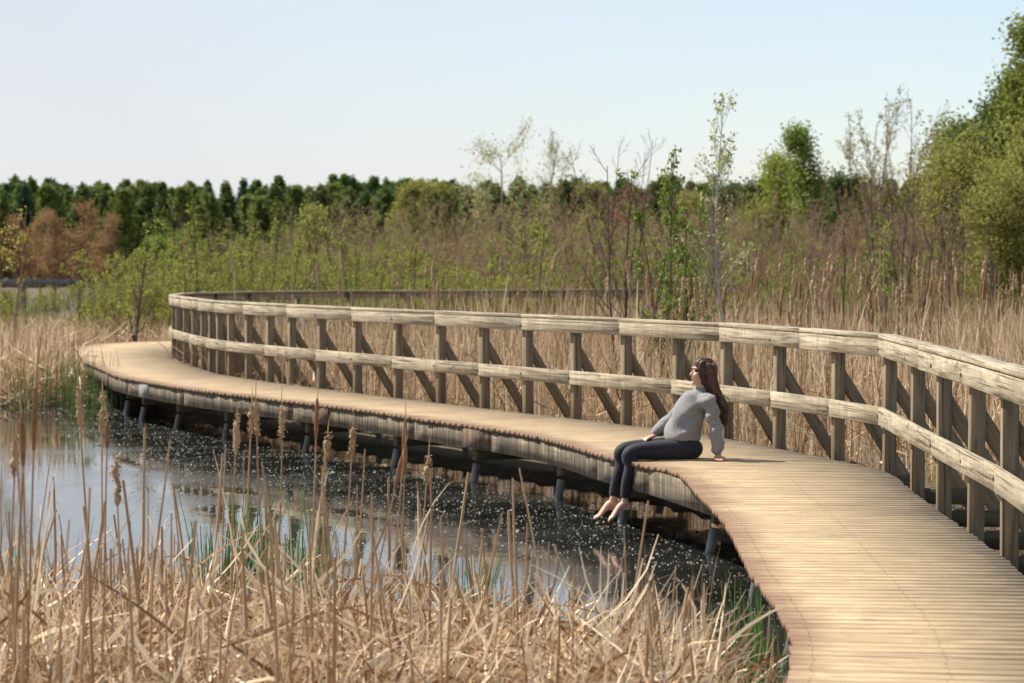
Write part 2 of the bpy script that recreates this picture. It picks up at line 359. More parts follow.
# screw heads along the boards
sv, sf = [], []
for k in range(int((SL[-1] - .3) / bw)):
    u = np.interp(.03 + (k + .5) * bw, SL, UU); a0, b0, t = at_u(RC, u), at_u(OC, u), at_u(TG, u); e = norm(b0 - a0); L_ = np.linalg.norm(b0 - a0)
    if u < 13: continue
    for fr in (.06, .5, .93):
        for sg in (-1, 1):
            c = a0 + e * (L_ * fr + random.gauss(0, .006)) + t * sg * (.036 + random.gauss(0, .005)); o = len(sv)
            for q in range(6): sv.append((c[0] + .0055 * math.cos(q * 1.0472), c[1] + .0055 * math.sin(q * 1.0472), DECK + .0026))
            sf.append([o + q for q in range(6)])
N = NT('screw_steel'); tag(link('screw_heads', mesh_np('screw_heads', sv, sf), N.out(N.pbr((.06, .045, .035), .6, Metallic=.3)), walk), None, None, None, 'stuff')

# fascia boards on both edges, bearers, joists, piles
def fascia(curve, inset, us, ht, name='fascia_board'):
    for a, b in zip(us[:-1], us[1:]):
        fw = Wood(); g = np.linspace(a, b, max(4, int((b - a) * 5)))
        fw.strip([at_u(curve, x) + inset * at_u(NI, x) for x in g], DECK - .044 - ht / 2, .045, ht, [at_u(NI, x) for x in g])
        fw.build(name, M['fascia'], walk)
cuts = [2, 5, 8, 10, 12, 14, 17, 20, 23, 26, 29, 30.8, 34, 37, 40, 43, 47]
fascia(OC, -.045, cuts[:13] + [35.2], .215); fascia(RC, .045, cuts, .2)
sw_ = Wood(); A_, B_ = at_u(OC, 35.2) - at_u(NI, 35.2) * .045, at_u(OC, 36.9) - at_u(NI, 36.9) * .30
sw_.strip([A_, (A_ + B_) / 2, B_], DECK - .044 - .1075, .045, .215, [at_u(NI, 36)] * 3); sw_.build('fascia_board', M['fascia'], walk)
for i, (u, mt) in enumerate(((17.3, 'rust'), (21.0, 'greyplate'), (26.6, 'rust'), (30.4, 'rust'))):
    p = at_u(OC, u) - at_u(NI, u) * .018; t = at_u(TG, u); fw = Wood()
    fw.beam(P3(p - t * .26, DECK - .151), P3(p + t * .26, DECK - .151), .014, .212)
    o = fw.build('splice_plate', M[mt], walk); o['label'] = 'rusty red splice plate on the edge board' if mt == 'rust' else 'pale grey splice plate on the edge board'
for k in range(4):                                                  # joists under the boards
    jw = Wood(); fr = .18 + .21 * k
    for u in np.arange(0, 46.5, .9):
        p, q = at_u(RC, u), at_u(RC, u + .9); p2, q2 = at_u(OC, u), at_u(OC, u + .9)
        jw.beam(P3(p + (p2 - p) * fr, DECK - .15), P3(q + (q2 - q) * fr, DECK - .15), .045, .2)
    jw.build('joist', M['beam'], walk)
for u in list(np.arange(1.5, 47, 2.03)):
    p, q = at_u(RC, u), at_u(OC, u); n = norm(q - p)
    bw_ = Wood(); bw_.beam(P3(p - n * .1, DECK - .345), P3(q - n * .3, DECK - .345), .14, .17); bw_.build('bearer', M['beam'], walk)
    for base, sgn in ((p + n * .15, -1), (q - n * .32, 1)):
        top = np.array(P3(base, DECK - .47)); bot = np.array(P3(base + n * sgn * .16 + at_u(TG, u) * random.uniform(-.05, .05), -.6))
        V, F = tubes(np.array([[bot, (bot + top) / 2, top]]), np.full((1, 3), .045), 10)
        link('pile', mesh_np('pile', V, F, True), M['pile'], walk)
# posts, braces, outriggers
HW = []
for i, p in enumerate(PO):
    nrm = at_u(NI, i); t = at_u(TG, i); c = at_u(RC, i) - nrm * .055
    HW.append(c)
    if i > 47: continue
    pw = Wood(); a = c - t * .05; h = DECK + 1.115 + random.uniform(-.004, .004); lean = np.array([random.gauss(0, .006), random.gauss(0, .006)])
    z0 = DECK - .30
    q0 = [c - t * .048 - nrm * .05, c + t * .048 - nrm * .05, c + t * .048 + nrm * .05, c - t * .048 + nrm * .05]
    pw.hexa([P3(x, z0) for x in q0] + [P3(x + lean, h) for x in q0], 2)
    pw.build('post', M['post'], walk, .006)
    bw_ = Wood(); A_, B_ = c - nrm * .0505, c - nrm * .70; za, zb, q = DECK + .72, DECK - .28, t * .022
    bw_.hexa([P3(A_ - q, za - .10), P3(B_ - q, zb - .10), P3(B_ + q, zb - .10), P3(A_ + q, za - .10), P3(A_ - q, za + .10), P3(B_ - q, zb + .10), P3(B_ + q, zb + .10), P3(A_ + q, za + .10)], 0)
    bw_.build('brace', M['brace'], walk, .004)
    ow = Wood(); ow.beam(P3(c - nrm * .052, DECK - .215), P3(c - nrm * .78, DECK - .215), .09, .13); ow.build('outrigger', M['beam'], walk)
HW = np.array(HW)
# rails: boards spanning post to post, butted at joints
def rail(us, z, wd_, ht, inn, name, bev=.005):
    for a, b in zip(us[:-1], us[1:]):
        rw = Wood(); g = [a] + [x for x in range(int(a) + 1, int(b) + 1) if a < x < b and (b - a) > 2.1] + [b]
        pa, pb = at_u(RC, a), at_u(RC, b); g = [a, b] if np.linalg.norm(pb - pa) < 3.2 else g
        pts = [at_u(RC, x) + at_u(NI, x) * inn for x in g]
        e = norm(pts[-1] - pts[0]); nn = [np.array([e[1], -e[0]])] * len(pts) if len(pts) == 2 else [at_u(NI, x) for x in g]
        pts[0] = pts[0] + e * .0015; pts[-1] = pts[-1] - e * .0015
        rw.strip(pts, z + random.uniform(-.003, .003), wd_, ht, nn)
        rw.build(name, M['rail'], walk, bev)
ju = [0, 3, 6, 8, 9, 10, 11, 12, 13, 14, 15, 17, 19, 21, 23, 25, 27, 29, 31, 33, 34.5, 36, 37.5, 39, 41, 43, 45, 47]
jl = [0, 2, 5, 7, 8, 9, 10, 11, 12, 13, 14, 16, 18, 20, 22, 24, 26, 28, 30, 32, 34, 35, 36, 38, 40, 42, 44, 46, 47]
rail(ju, DECK + 1.045, .04, .145, .022, 'top_rail')
rail([x if x in (0, 36, 47) else x for x in ju], DECK + 1.14, .15, .038, -.03, 'rail_cap')
rail(jl, DECK + .465, .04, .155, .022, 'lower_rail')

N = NT('bolt_steel'); M['bolt'] = N.out(N.pbr((.05, .045, .04), .6, Metallic=.6))
for i in range(22, 43):                                             # bolt heads where the rails meet the posts
    for z in (DECK + 1.03, DECK + .465):
        c = at_u(RC, i) + at_u(NI, i) * .043; t = at_u(TG, i); a = np.arange(8) / 8 * 6.283
        ring = [np.append(c + t * math.cos(x) * .013, z + math.sin(x) * .013) for x in a]; nn = np.append(at_u(NI, i), 0)
        V = [r_ - nn * .003 for r_ in ring] + [r_ + nn * .006 for r_ in ring]
        me = bpy.data.meshes.new('bolt'); me.from_pydata([tuple(v) for v in V], [], [[j, (j + 1) % 8, 8 + (j + 1) % 8, 8 + j] for j in range(8)] + [list(range(8, 16))]); link('bolt', me, M['bolt'], walk)
# distant rail of another walk, far left
dr = empty('distant_railing', (-19, 88, -.13), 0, 'weathered grey railing of another boardwalk far off at the left edge', 'railing')
for k in range(6):
    x = -26 + k * 2.03; pw = Wood(); pw.beam((x + 19 + .001, 0, 0), (x + 19, 0, 1.9), .14, .14, up=(0, 1, 0)); pw.build('post', M['greyplate'], dr)
for z, x0, x1 in ((1.84, -8., 3.2),):
    pw = Wood(); pw.beam((x0, -.1, z), (x1, -.1, z), .05, .2); pw.build('rail', M['greyplate'], dr)

# ------------------------------------------------------------------ terrain and water
POND = np.array([(-60, 34), (-25, 37), (-14, 39.3), (-10, 40.3), (-8.2, 40.5), (-7.0, 42.2), (-5.2, 40.6), (-4.0, 37.5), (-2.8, 35), (-1.2, 32), (.4, 29.2), (1.8, 26.8), (3.3, 23.9), (4.6, 23.6),
                 (6.0, 22.5), (6.5, 16), (5, 10), (4.5, 3), (1.0, 3), (1.15, 9), (1.25, 11.8), (.6, 13.0), (-.5, 13.8), (-2, 14.4), (-5, 14.6), (-12, 14.6), (-60, 15)], float)
def sdist(P, poly):
    a = poly; b = np.roll(poly, -1, 0); d = np.full(len(P), 1e9); ins = np.zeros(len(P), bool)
    for p, q in zip(a, b):
        e = q - p; t = np.clip(((P - p) @ e) / (e @ e), 0, 1); d = np.minimum(d, np.linalg.norm(P - p - t[:, None] * e, axis=1))
        c = (p[1] > P[:, 1]) != (q[1] > P[:, 1])
        xx = p[0] + (P[:, 1] - p[1]) / ((q[1] - p[1]) or 1e-9) * e[0]; ins ^= c & (P[:, 0] < xx)
    return np.where(ins, -d, d)
def vnoise(P, s, seed=0):
    r = np.random.default_rng(seed); z = 0
    for k in range(4):
        a = r.uniform(0, 6.28); d = np.array([math.cos(a), math.sin(a)]); z = z + np.sin(P @ d * s * (1 + .6 * k) + r.uniform(0, 6)) / (1 + k)
    return z * .4
def ground_z(P):
    d = sdist(P, POND); z = np.clip(d * .35, -.45, .07) + np.where(d > .2, .03 * vnoise(P, 2.2), 0)
    near = (P[:, 1] < 17.5) & (P[:, 0] < 1.5)
    z = z + np.where(near, np.clip(d, 0, 1) * .10, 0)
    nb = (np.abs(P[:, 0]) < 12) & (P[:, 1] > 20) & (P[:, 1] < 50); Q = P[nb]  # bank added under the deck: its shaded ground darkens the view beneath
    if len(Q):
        A = RC[int(13.5 / .02):int(35.2 / .02):10]; Nn = NI[int(13.5 / .02):int(35.2 / .02):10]; dd = np.linalg.norm(Q[:, None] - A[None], axis=2); j = dd.argmin(1)
        off = ((Q - A[j]) * Nn[j]).sum(1); m = np.clip((.95 - off) / .45, 0, 1) * np.clip((off + 1.5) / .8, 0, 1) * (dd.min(1) < 1.7)
        z[nb] = np.maximum(z[nb], -.45 + .52 * m)
    far = np.clip((P[:, 1] - 120) / 200, 0, 1); return z + far * .6
gx = np.concatenate([np.linspace(-1800, -70, 14), np.arange(-60, -14, 2.), np.arange(-14, 12, .22), np.arange(12, 60, 2.5), np.linspace(70, 1800, 14)])
gy = np.concatenate([np.linspace(-200, -5, 8), np.arange(-4, 20, .5), np.arange(20, 50, .25), np.arange(50, 62, .5), np.arange(63, 140, 4.), np.linspace(150, 3000, 20)])
GX, GY = np.meshgrid(gx, gy); GP = np.stack([GX.ravel(), GY.ravel()], 1); gz = ground_z(GP)
nx, ny = len(gx), len(gy); ii = (np.arange(ny - 1)[:, None] * nx + np.arange(nx - 1)[None]).ravel()
me = mesh_np('ground', np.c_[GP, gz], np.stack([ii, ii + 1, ii + nx + 1, ii + nx], 1), True)
N = NT('marsh_ground'); tc = N.n('TexCoord').outputs['Object']
c = N.ramp(N.noise(tc, 1.4, 6, .7), [(.3, (.04, .028, .018)), (.5, (.095, .066, .040)), (.7, (.15, .105, .06))])
c = N.mix(N.ramp(N.noise(tc, .22, 4, .6), [(.5, 0.), (.65, .7)]), c, (.075, .09, .03))
g = link('ground', me, N.out(N.pbr(c, .95, N.noise(tc, 9, 5, .7), .6, .05))); g['kind'] = 'structure'
wx = np.array([-90., 40]); me = mesh_np('water', [(-120, -30, 0), (50, -30, 0), (50, 70, 0), (-120, 70, 0)], [[0, 1, 2, 3]])
N = NT('pond_water'); tc = N.n('TexCoord').outputs['Object']
sm = N.n('Mapping', {'Vector': tc, 'Scale': (1, .55, 1)}).outputs[0]
hb = N.math('ADD', N.noise(sm, 3.0, 2, .5), N.math('MULTIPLY', N.noise(sm, 11., 2, .5), .25))
film = N.noise(N.n('Mapping', {'Vector': tc, 'Scale': (.35, .5, 1)}).outputs[0], 1., 5, .62)
rg = N.ramp(film, [(.42, .02), (.62, .12)])
wcol = N.ramp(film, [(.40, (.008, .010, .009)), (.62, (.028, .030, .028))])
wt = link('water', me, N.out(N.pbr(wcol, rg, hb, .03, .05, IOR=1.9, **{'Specular IOR Level': .8}))); wt['kind'] = 'structure'

# floating fluff and leaf bits on the water
rng = np.random.default_rng(5)
n = 190000; P = np.stack([rng.uniform(-14, 6, n), rng.uniform(13.5, 43, n)], 1); d = sdist(P, POND)
band = vnoise(P, 1.1, 3) + .6 * vnoise(P * np.array([.6, 2.]), 1.9, 7)
open_ = P[:, 0] < -6 + (32.8 - P[:, 1]) * .27 + .25 * vnoise(P, 1.3, 5)     # clear sky mirror on the left
keep = (d < -.05) & (rng.uniform(size=n) < np.clip(.36 + band * .3 + .5 * vnoise(P, 7., 8), .02, .9)) & ~(open_ & (rng.uniform(size=n) < .93))
P = P[keep]; n = len(P); s = rng.gamma(1.6, .0023, n) + .0026
a = rng.uniform(0, 6.28, (n, 1)) + np.array([0, 2.1, 4.2]); rr = s[:, None] * rng.uniform(.6, 1.5, (n, 3))
base = np.stack([P[:, :1] + rr * np.cos(a), P[:, 1:] + rr * np.sin(a), np.full((n, 3), .001)], -1)
tip = np.concatenate([P + rng.normal(size=(n, 2)) * s[:, None] * .3, (.003 + s * rng.uniform(.15, .7, n))[:, None]], 1)[:, None]
V = np.concatenate([base, tip], 1).reshape(-1, 3); b = np.arange(n)[:, None] * 4
F = np.concatenate([b + np.array([0, 1, 3]), b + np.array([1, 2, 3]), b + np.array([2, 0, 3])])
M['bits'] = rnd_mat('floating_bits', [(0, (.05, .047, .038)), (.6, (.13, .125, .105)), (1, (.36, .35, .31))], .7)
tag(link('floating_debris', mesh_np('floating_debris', V, F), M['bits']), 'pale specks of fluff and leaf bits floating on the dark pond', 'debris', None, 'stuff')

# ------------------------------------------------------------------ reeds
def scatter(n, box, cond, rng):
    P = np.stack([rng.uniform(box[0], box[1], n), rng.uniform(box[2], box[3], n)], 1); return P[cond(P)]
def on_ground(P): return np.c_[P, np.maximum(ground_z(P), -.08)]
def corridor(P, a=-.35, b=.2):
    """True where the point is clear of the deck"""
    step = 12; R0, O0 = RC[::step], OC[::step]; C0 = (R0 + O0) / 2; hw = np.linalg.norm(O0 - R0, axis=1) / 2
    d = np.linalg.norm(P[:, None] - C0[None], axis=2) - hw[None]; return d.min(1) > b
rng = np.random.default_rng(21)
# reed bed inside the loop of the walk and to its right
def bed(P):
    d = sdist(P, POND); return (d > -.25) & corridor(P, b=.12)
def standing(n, box, cond, hmin, hmax, name, label, wid=.014, lit=.67):
    P = scatter(n, box, cond, rng); dens = vnoise(P, .9, 9); P = P[rng.uniform(size=len(P)) < np.clip(.75 + .5 * dens, .3, 1)]
    Q = on_ground(P); n = len(P)
    ln = rng.uniform(hmin, hmax, n) * (1 + .12 * vnoise(P, .5, 4)); lean = np.abs(rng.normal(0, .10, n)); bend = rng.exponential(.25, n)
    br = rng.uniform(size=n) < .22; bend[br] += rng.uniform(.6, 1.9, br.sum()); lean[br] += .15
    V, F = ribbons(Q, rng.uniform(0, 6.28, n), lean, ln, rng.uniform(.6, 1.5, n) * wid, bend, rng, 4)
    m = int(n * lit); k = rng.choice(n, m)                                # straw lying at the foot
    Lz = Q[k] + np.c_[rng.normal(size=(m, 2)) * .2, rng.uniform(.05, .75, m) ** 1.5]
    V2, F2 = ribbons(Lz, rng.uniform(0, 6.28, m), rng.uniform(.7, 1.9, m), rng.uniform(.3, .9, m), rng.uniform(.7, 1.6, m) * wid, rng.normal(0, .5, m), rng, 3)
    V, F = join((V, F), (V2, F2))
    return tag(link(name, mesh_np(name, V, F), M['reed']), label, 'reeds', None, 'stuff')
standing(26000, (-6.5, 16, 21.5, 56), bed, 1.05, 1.85, 'dry_reed_bed', 'dense tan dry reeds standing behind the handrail')
standing(20000, (-26, -7.4, 39.5, 66), lambda P: bed(P) & (P[:, 0] < -7.0), .45, 1.15, 'dry_reed_bank', 'matted dry reeds on the far left bank of the pond', .022, 1.6)
standing(3000, (-15, -6.9, 39.6, 44.5), lambda P: bed(P) & (P[:, 0] < -6.9), .7, 1.5, 'drooping_bank_reeds', 'drooping dry reeds along the water at the far left bank', .022, .8)
standing(9000, (-6.5, 6, 20, 50), lambda P: bed(P) & corridor(P, b=.04) & ~corridor(P, b=.8) & (P[:, 1] > 22.5), .2, .55, 'reed_litter_beside_deck', 'short broken reeds crowding the shaded inner side of the boardwalk', .018, .8)  # extra reeds put in within the deck's shadow to darken the gap below
standing(14000, (-7, 34, 54, 72), lambda P: bed(P), .8, 1.5, 'dry_reed_field', 'dry reeds at the foot of the shrub thicket', .02)
# foreground bed
fore = lambda P: (sdist(P, POND) > -.3) & (P[:, 0] < 1.3 - .0 * P[:, 1]) & corridor(P, b=.12) & (P[:, 1] < 18)
P = scatter(30000, (-5.2, 1.25, 7.2, 17.4), fore, rng); n = len(P)
hmat = .33 + .20 * vnoise(P, 1.3, 12) + .05 * vnoise(P, 4, 2); hmat *= np.clip(-sdist(P, POND) * -1.2 + .5, .25, 1)
Q = on_ground(P); Q[:, 2] += hmat * rng.uniform(0, 1, n) ** .6
V, F = ribbons(Q, rng.uniform(0, 6.28, n), rng.uniform(.45, 1.85, n), rng.uniform(.16, .62, n), rng.uniform(.0055, .0135, n) * rng.choice([1, 1, 1, 1.6], n) * rng.choice([1, 1, 1, 1.5], n), rng.normal(0, .7, n), rng, 4)
k = rng.choice(n, 2600); Lz = Q[k].copy(); Lz[:, 2] += rng.uniform(.02, .22, 2600)     # broad pale leaves on top of the tangle
V2, F2 = ribbons(Lz, rng.uniform(0, 6.28, 2600), rng.uniform(.7, 1.9, 2600), rng.uniform(.25, .75, 2600), rng.uniform(.011, .022, 2600), rng.normal(0, .8, 2600), rng, 4)
V, F = join((V, F), (V2, F2))
tag(link('straw_litter', mesh_np('straw_litter', V, F), M['straw']), 'tangle of broken straw-coloured reed leaves in the foreground', 'straw', None, 'stuff')
P = scatter(1500, (-5.2, 1.25, 7.5, 17.2), fore, rng); n = len(P); Q = on_ground(P)
br = rng.uniform(size=n) < .35; bend = rng.exponential(.12, n); bend[br] += rng.uniform(.7, 2.2, br.sum())
V, F = ribbons(Q, rng.uniform(0, 6.28, n), np.abs(rng.normal(0, .13, n)), rng.uniform(.35, .95, n), rng.uniform(.004, .010, n), bend, rng, 5)
tag(link('standing_dead_leaves', mesh_np('standing_dead_leaves', V, F), M['reed']), 'thin upright dead reed leaves above the foreground straw', 'reeds', None, 'stuff')

def stalk_meshes():
    out = []
    for k in range(8):
        r = np.random.default_rng(100 + k)
        C, Rr = shoot(np.zeros((1, 3)), np.array([[r.normal(0, .05), r.normal(0, .05), 1]]), np.array([1.]), r, 6, .02, 0, .0118, .006)
        vf = [tubes(C, Rr, 6)]
        if k % 2 == 0:
            vf.append(ribbons(C[0, 1:3], r.uniform(0, 6, 2), r.uniform(.1, .25, 2), r.uniform(.3, .5, 2), np.array([.012, .01]), r.uniform(.2, 1.6, 2), r, 5))
        V, F = join(*vf); out.append(mesh_np('reed_stalk', V, F))
        out[-1].materials.append(M['stalk'])
    return out
SM = stalk_meshes()
def px(x, Y): return (x - 512) / 2400. * Y
STK = []
P = scatter(2200, (-4.6, 1.15, 9.5, 16.9), fore, rng)
u = (P[:, 0] / P[:, 1] * 2400 + 512)
dens = np.interp(u, [-50, 0, 120, 200, 280, 400, 520, 640, 700, 760], [.8, .8, .7, .5, .55, .65, .65, .75, .55, .2])
P = P[(rng.uniform(size=len(P)) < dens) & (u > -15) & (u < 735)][:250]
for k, p in enumerate(P):
    o = bpy.data.objects.new('reed_stalk', SM[k % 8]); COL.objects.link(o); h = random.choice((.5, .62, .72, .82, .95, 1.2)) * random.uniform(.9, 1.1) * (1.12 if p[0] / p[1] * 2400 + 512 < 140 else 1)
    o.location = (p[0], p[1], float(ground_z(p[None])[0]) - .02); o.scale = (random.uniform(.45, 1.1),) * 2 + (h,); o.rotation_euler = (random.gauss(0, .09), random.gauss(0, .09), random.uniform(0, 6.28))
    tag(o, 'bare brown dry reed stalk standing in the foreground straw', 'reed', 'bare reed stalks in the foreground')

# cattails: stem + seed head (+ leaf)
def make_cattail(seed, h, hl, burst, head_r=.0125, leaf=True, spike=0.):
    r = np.random.default_rng(seed); root = empty('cattail')
    C, Rr = shoot(np.zeros((1, 3)), np.array([[0, 0, 1.]]), np.array([h]), r, 9, .012, 0, .008, .0042)
    top = C[0, -1]; d = norm(C[0, -1] - C[0, -2])
    sp, sr = shoot(top[None] + d * hl, d[None], np.array([spike or r.uniform(.05, .16)]), r, 4, .05, 0, .007 if spike else .0035, .003 if spike else .0012)
    V, F = join(tubes(C, Rr, 6), tubes(sp, sr, 4)); link('stem', mesh_np('stem', V, F, True), M['stalk'], root)
    m = 11; t = np.linspace(0, 1, m); prof = np.clip(np.sin(np.pi * np.clip(t * .9 + .05, 0, 1)) ** .35, .1, 1) * head_r
    if burst: prof = prof * (1.0 + .25 * np.sin(t * 9 + r.uniform(0, 6)) + r.uniform(-.2, .5, m)); prof[0] = prof[-1] = .006
    cc = top + d * (t * hl)[:, None] + (r.normal(0, .004, (m, 3)) if burst else 0)
    vf = [tubes(cc[None], prof[None], 9)]
    if burst:
        q = along(cc[None], 170, r, 0, .007); vf.append(leaves(q + norm(r.normal(size=q.shape)) * head_r * 1.0, .018, r, 0, .5))
    V, F = join(*vf); link('seed_head', mesh_np('seed_head', V, F, not burst), M['fluff' if burst else 'head'], root)
    if leaf:
        V, F = ribbons(C[0, 1:4:2], r.uniform(0, 6, 2), r.uniform(.06, .2, 2), r.uniform(.5, .95, 2) * h * .7, np.array([.014, .012]), r.uniform(.1, .9, 2), r, 6)
        link('leaf', mesh_np('leaf', V, F), M['reed'], root)
    return root
# (label, head px x, head top px y, head length px, distance, burst, base px shift)
FC = [('tall brown cattail leaning right at the left edge, with a long bare tip', 42, 384, 62, 10.6, 0, -22),
      ('brown cattail in front of the tall leaning one at the left edge', 36, 412, 52, 10.8, 0, -14),
      ('short dull cattail cut by the left edge of the picture', 8, 440, 36, 11.5, 1, -3),
      ('pale cattail, leftmost of the bunch by the far bank', 89, 383, 42, 12.5, 1, 6),
      ('fluffy pale cattail, middle of the bunch by the far bank', 102, 393, 40, 12.6, 1, -4),
      ('small brown cattail, lowest of the bunch by the far bank', 105, 420, 26, 12.2, 0, -8),
      ('ragged brown cattail over the bright sky reflection', 121, 462, 46, 11.6, 1, 6),
      ('thin pale cattail left of the fluffy heads under the deck edge', 229, 415, 38, 13.2, 1, 3),
      ('fat fluffy cattail hanging in front of the deck edge', 245, 404, 30, 13.0, 1, -8),
      ('slim cattail just right of the fat fluffy one', 269, 402, 34, 13.4, 1, -4),
      ('slim pale cattail beside the dark smooth one', 282, 410, 30, 13.6, 1, -10),
      ('smooth dark brown cattail standing straight before the deck', 307, 399, 40, 13.0, 0, 1),
      ('small cream cattail right of the smooth dark one', 324, 433, 28, 13.8, 1, -8),
      ('cream cattail with a curled tip before the deck shadow', 348, 426, 26, 13.6, 1, -14),
      ('brown cattail tilted right below the deck edge', 402, 420, 34, 13.3, 0, -18),
      ('stout brown cattail beneath the tilted one', 405, 444, 30, 13.0, 0, -8),
      ('cattail with shredding fluff, rightmost over the dark water', 432, 456, 30, 13.4, 1, -20),
      ('bent cattail fallen sideways below the stout brown one', 392, 452, 34, 13.2, 0, -40)]
for i, (lab, x, y, ln, Y, bu, sh) in enumerate(FC):
    sc_ = 2400. / Y; zt = CAMZ - (y - 262) / sc_; hl = ln / sc_; zb = zt - hl
    t = make_cattail(300 + i, zb, hl, bu, .0125 if not bu else .014, spike=.26 if i == 0 else 0.); X = px(x, Y); ang = math.atan2(-sh / sc_ * 1.0, zb)
    t.location = (X + sh / sc_, Y, 0.); t.rotation_euler = (random.gauss(0, .02), ang, 0)
    t.children[0].rotation_euler = (0, 0, 0); tag(t, lab, 'cattail', 'cattails in the foreground')
CT = [make_cattail(400 + k, h, hl, b, .0165) for k, (h, hl, b) in enumerate(((1.98, .21, 1), (1.85, .18, 0), (2.08, .23, 1), (1.92, .19, 0), (1.9, .2, 1)))]
CL = {0: 'cattail with a pale fluffy head in the reeds behind the handrail', 1: 'cattail with a firm brown head in the reeds behind the handrail'}
BU = (1, 0, 1, 0, 1); k = 0
cand = scatter(5000, (-6, 14, 22, 52), lambda P: bed(P) & corridor(P, b=.35), rng)
uu = cand[:, 0] / cand[:, 1] * 2400 + 512
wgt = np.interp(uu, [150, 300, 500, 600, 700, 760, 1000, 1100], [.12, .3, .45, .4, .5, 1, 1, .6]) * np.interp(cand[:, 1], [22, 27, 34, 52], [1.6, 1.2, .5, .25])
cand = cand[(rng.uniform(size=len(cand)) < wgt) & (uu > 150) & (uu < 1040)][:250]
for p in cand:
    j = k % 5; loc = (p[0], p[1], float(ground_z(p[None])[0]) - .03); s = random.uniform(.86, 1.13); tl = (random.gauss(0, .07), random.gauss(0.02, .09))
    if k < 5:
        o = CT[j]; o.location = loc; o.rotation_euler = (tl[0], tl[1], random.uniform(0, 6)); o.scale = (s, s, s)
    else: o = dup(CT[j], loc, random.uniform(0, 6.28), s, tilt=tl)
    tag(o, CL[1 - BU[j]] if False else (CL[0] if BU[j] else CL[1]), 'cattail', 'fluffy cattails behind the handrail' if BU[j] else 'brown cattails behind the handrail'); k += 1

# green shoots
def green_clump(seed, n, h, spread):
    r = np.random.default_rng(seed); P = np.c_[r.normal(0, spread, (n, 2)), np.full(n, -.05)]
    return ribbons(P, r.uniform(0, 6.28, n), np.abs(r.normal(0, .07, n)), r.uniform(.6, 1, n) * h, r.uniform(.010, .017, n), r.exponential(.18, n), r, 5)
GC = [('clump of fresh green reed blades at the edge of the sky reflection', 212, 16.2, 26, .62, .16), ('tall clump of green reed blades left of centre', 262, 16.4, 34, .78, .2),
      ('broad clump of green reed blades right of the tall one', 298, 16.0, 28, .66, .18), ('green reed blades below the centre cattails', 318, 16.6, 14, .5, .12),
      ('green shoots rising from the straw at lower centre', 488, 15.0, 14, .6, .12), ('small green shoots beside the centre straw heap', 470, 15.4, 9, .5, .1),
      ('green reed blades against the near corner of the boardwalk', 758, 13.6, 8, .55, .09), ('green shoots in the water under the boardwalk edge', 742, 14.4, 6, .5, .11),
      ('thin green shoots at the bottom beside the deck', 768, 12.6, 5, .45, .05), ('few green blades among the straw at right', 628, 13.6, 8, .55, .07),
      ('green tuft on the far left bank', 56, 40.2, 40, .9, .5), ('green tuft near the corner of the far deck', 88, 40.4, 30, .8, .3),
      ('green blades in the straw at lower left', 262, 14.2, 7, .6, .06), ('few green blades behind the left stalks', 20, 15.5, 10, .7, .2)]
for i, (lab, x, Y, n, h, sp) in enumerate(GC):
    V, F = green_clump(600 + i, int(n * 2) + 4, h * 1.3, sp * .9); o = link('green_reed_clump', mesh_np('green_reed_clump', V, F), M['green']); o.location = (px(x, Y), Y, 0)
    tag(o, lab, 'reed clump', 'green reed shoots')

# ------------------------------------------------------------------ shrubs and trees
def build_plant(name, woods, leafvf, wmat, lmat, label=None, cat=None, group=None, wname='stems', lname='foliage', sides=3):
    root = empty(name, (0, 0, -200), 0, label, cat, group)
    V, F = join(*[tubes(C, Rr, sides if i else max(sides, 5)) for i, (C, Rr) in enumerate(woods)]); link(wname, mesh_np(wname, V, F), M[wmat], root)
    if leafvf: V, F = leafvf; link(lname, mesh_np(lname, V, F), M[lmat], root)
    return root
def shrub(seed, h, n, spread, nl, ls, wmat, lmat, name='shrub', r0=.016, twig=1.):
    r = np.random.default_rng(seed); a = r.uniform(0, 6.28, n); ra = np.sqrt(r.uniform(0, 1, n)) * spread
    P = np.stack([ra * np.cos(a), ra * np.sin(a), np.zeros(n)], 1); D = np.stack([np.cos(a) * .22 * r.uniform(0, 1, n), np.sin(a) * .22 * r.uniform(0, 1, n), np.ones(n)], 1)
    C0, R0 = shoot(P, D, r.uniform(.55, 1, n) * h, r, 6, .07, .02, r0 * r.uniform(.6, 1.2, n), .004)
    C1, R1 = children(C0, R0, int(6 * twig), r, .22, 1, .55, (.18, .38), 5, .09, .07, .6, .0045)
    C2, R2 = children(C1, R1, 4, r, .2, 1, .6, (.3, .6), 4, .1, .05, .6, .0035)
    L = np.concatenate([along(C2, nl, r, .2, .03), along(C1, nl, r, .4, .03)]) if nl else None
    lv = leaves(L, ls, r) if nl else None
    return build_plant(name, [(C0, R0), (C1, R1), (C2, R2)], lv, wmat, lmat)
def place(root, spots, label, cat, group, first=[None]):
    for i, (x, y, s, rz) in enumerate(spots):
        z = float(ground_z(np.array([[x, y]]))[0]) - .05
        o = root if i == 0 else dup(root, (0, 0, 0))
        o.location = (x, y, z); o.rotation_euler = (0, 0, rz); o.scale = s if isinstance(s, tuple) else (s, s, s); tag(o, label, cat, group)
rr = random.Random(77)
def row(n, x0, x1, Y0, Y1, smin, smax):
    out = []
    for i in range(n):
        Y = rr.uniform(Y0, Y1); x = x0 + (x1 - x0) * (i + rr.uniform(.1, .9)) / n; s = rr.uniform(smin, smax)
        out.append((px(x, Y), Y, s, rr.uniform(0, 6.28)))
    return out
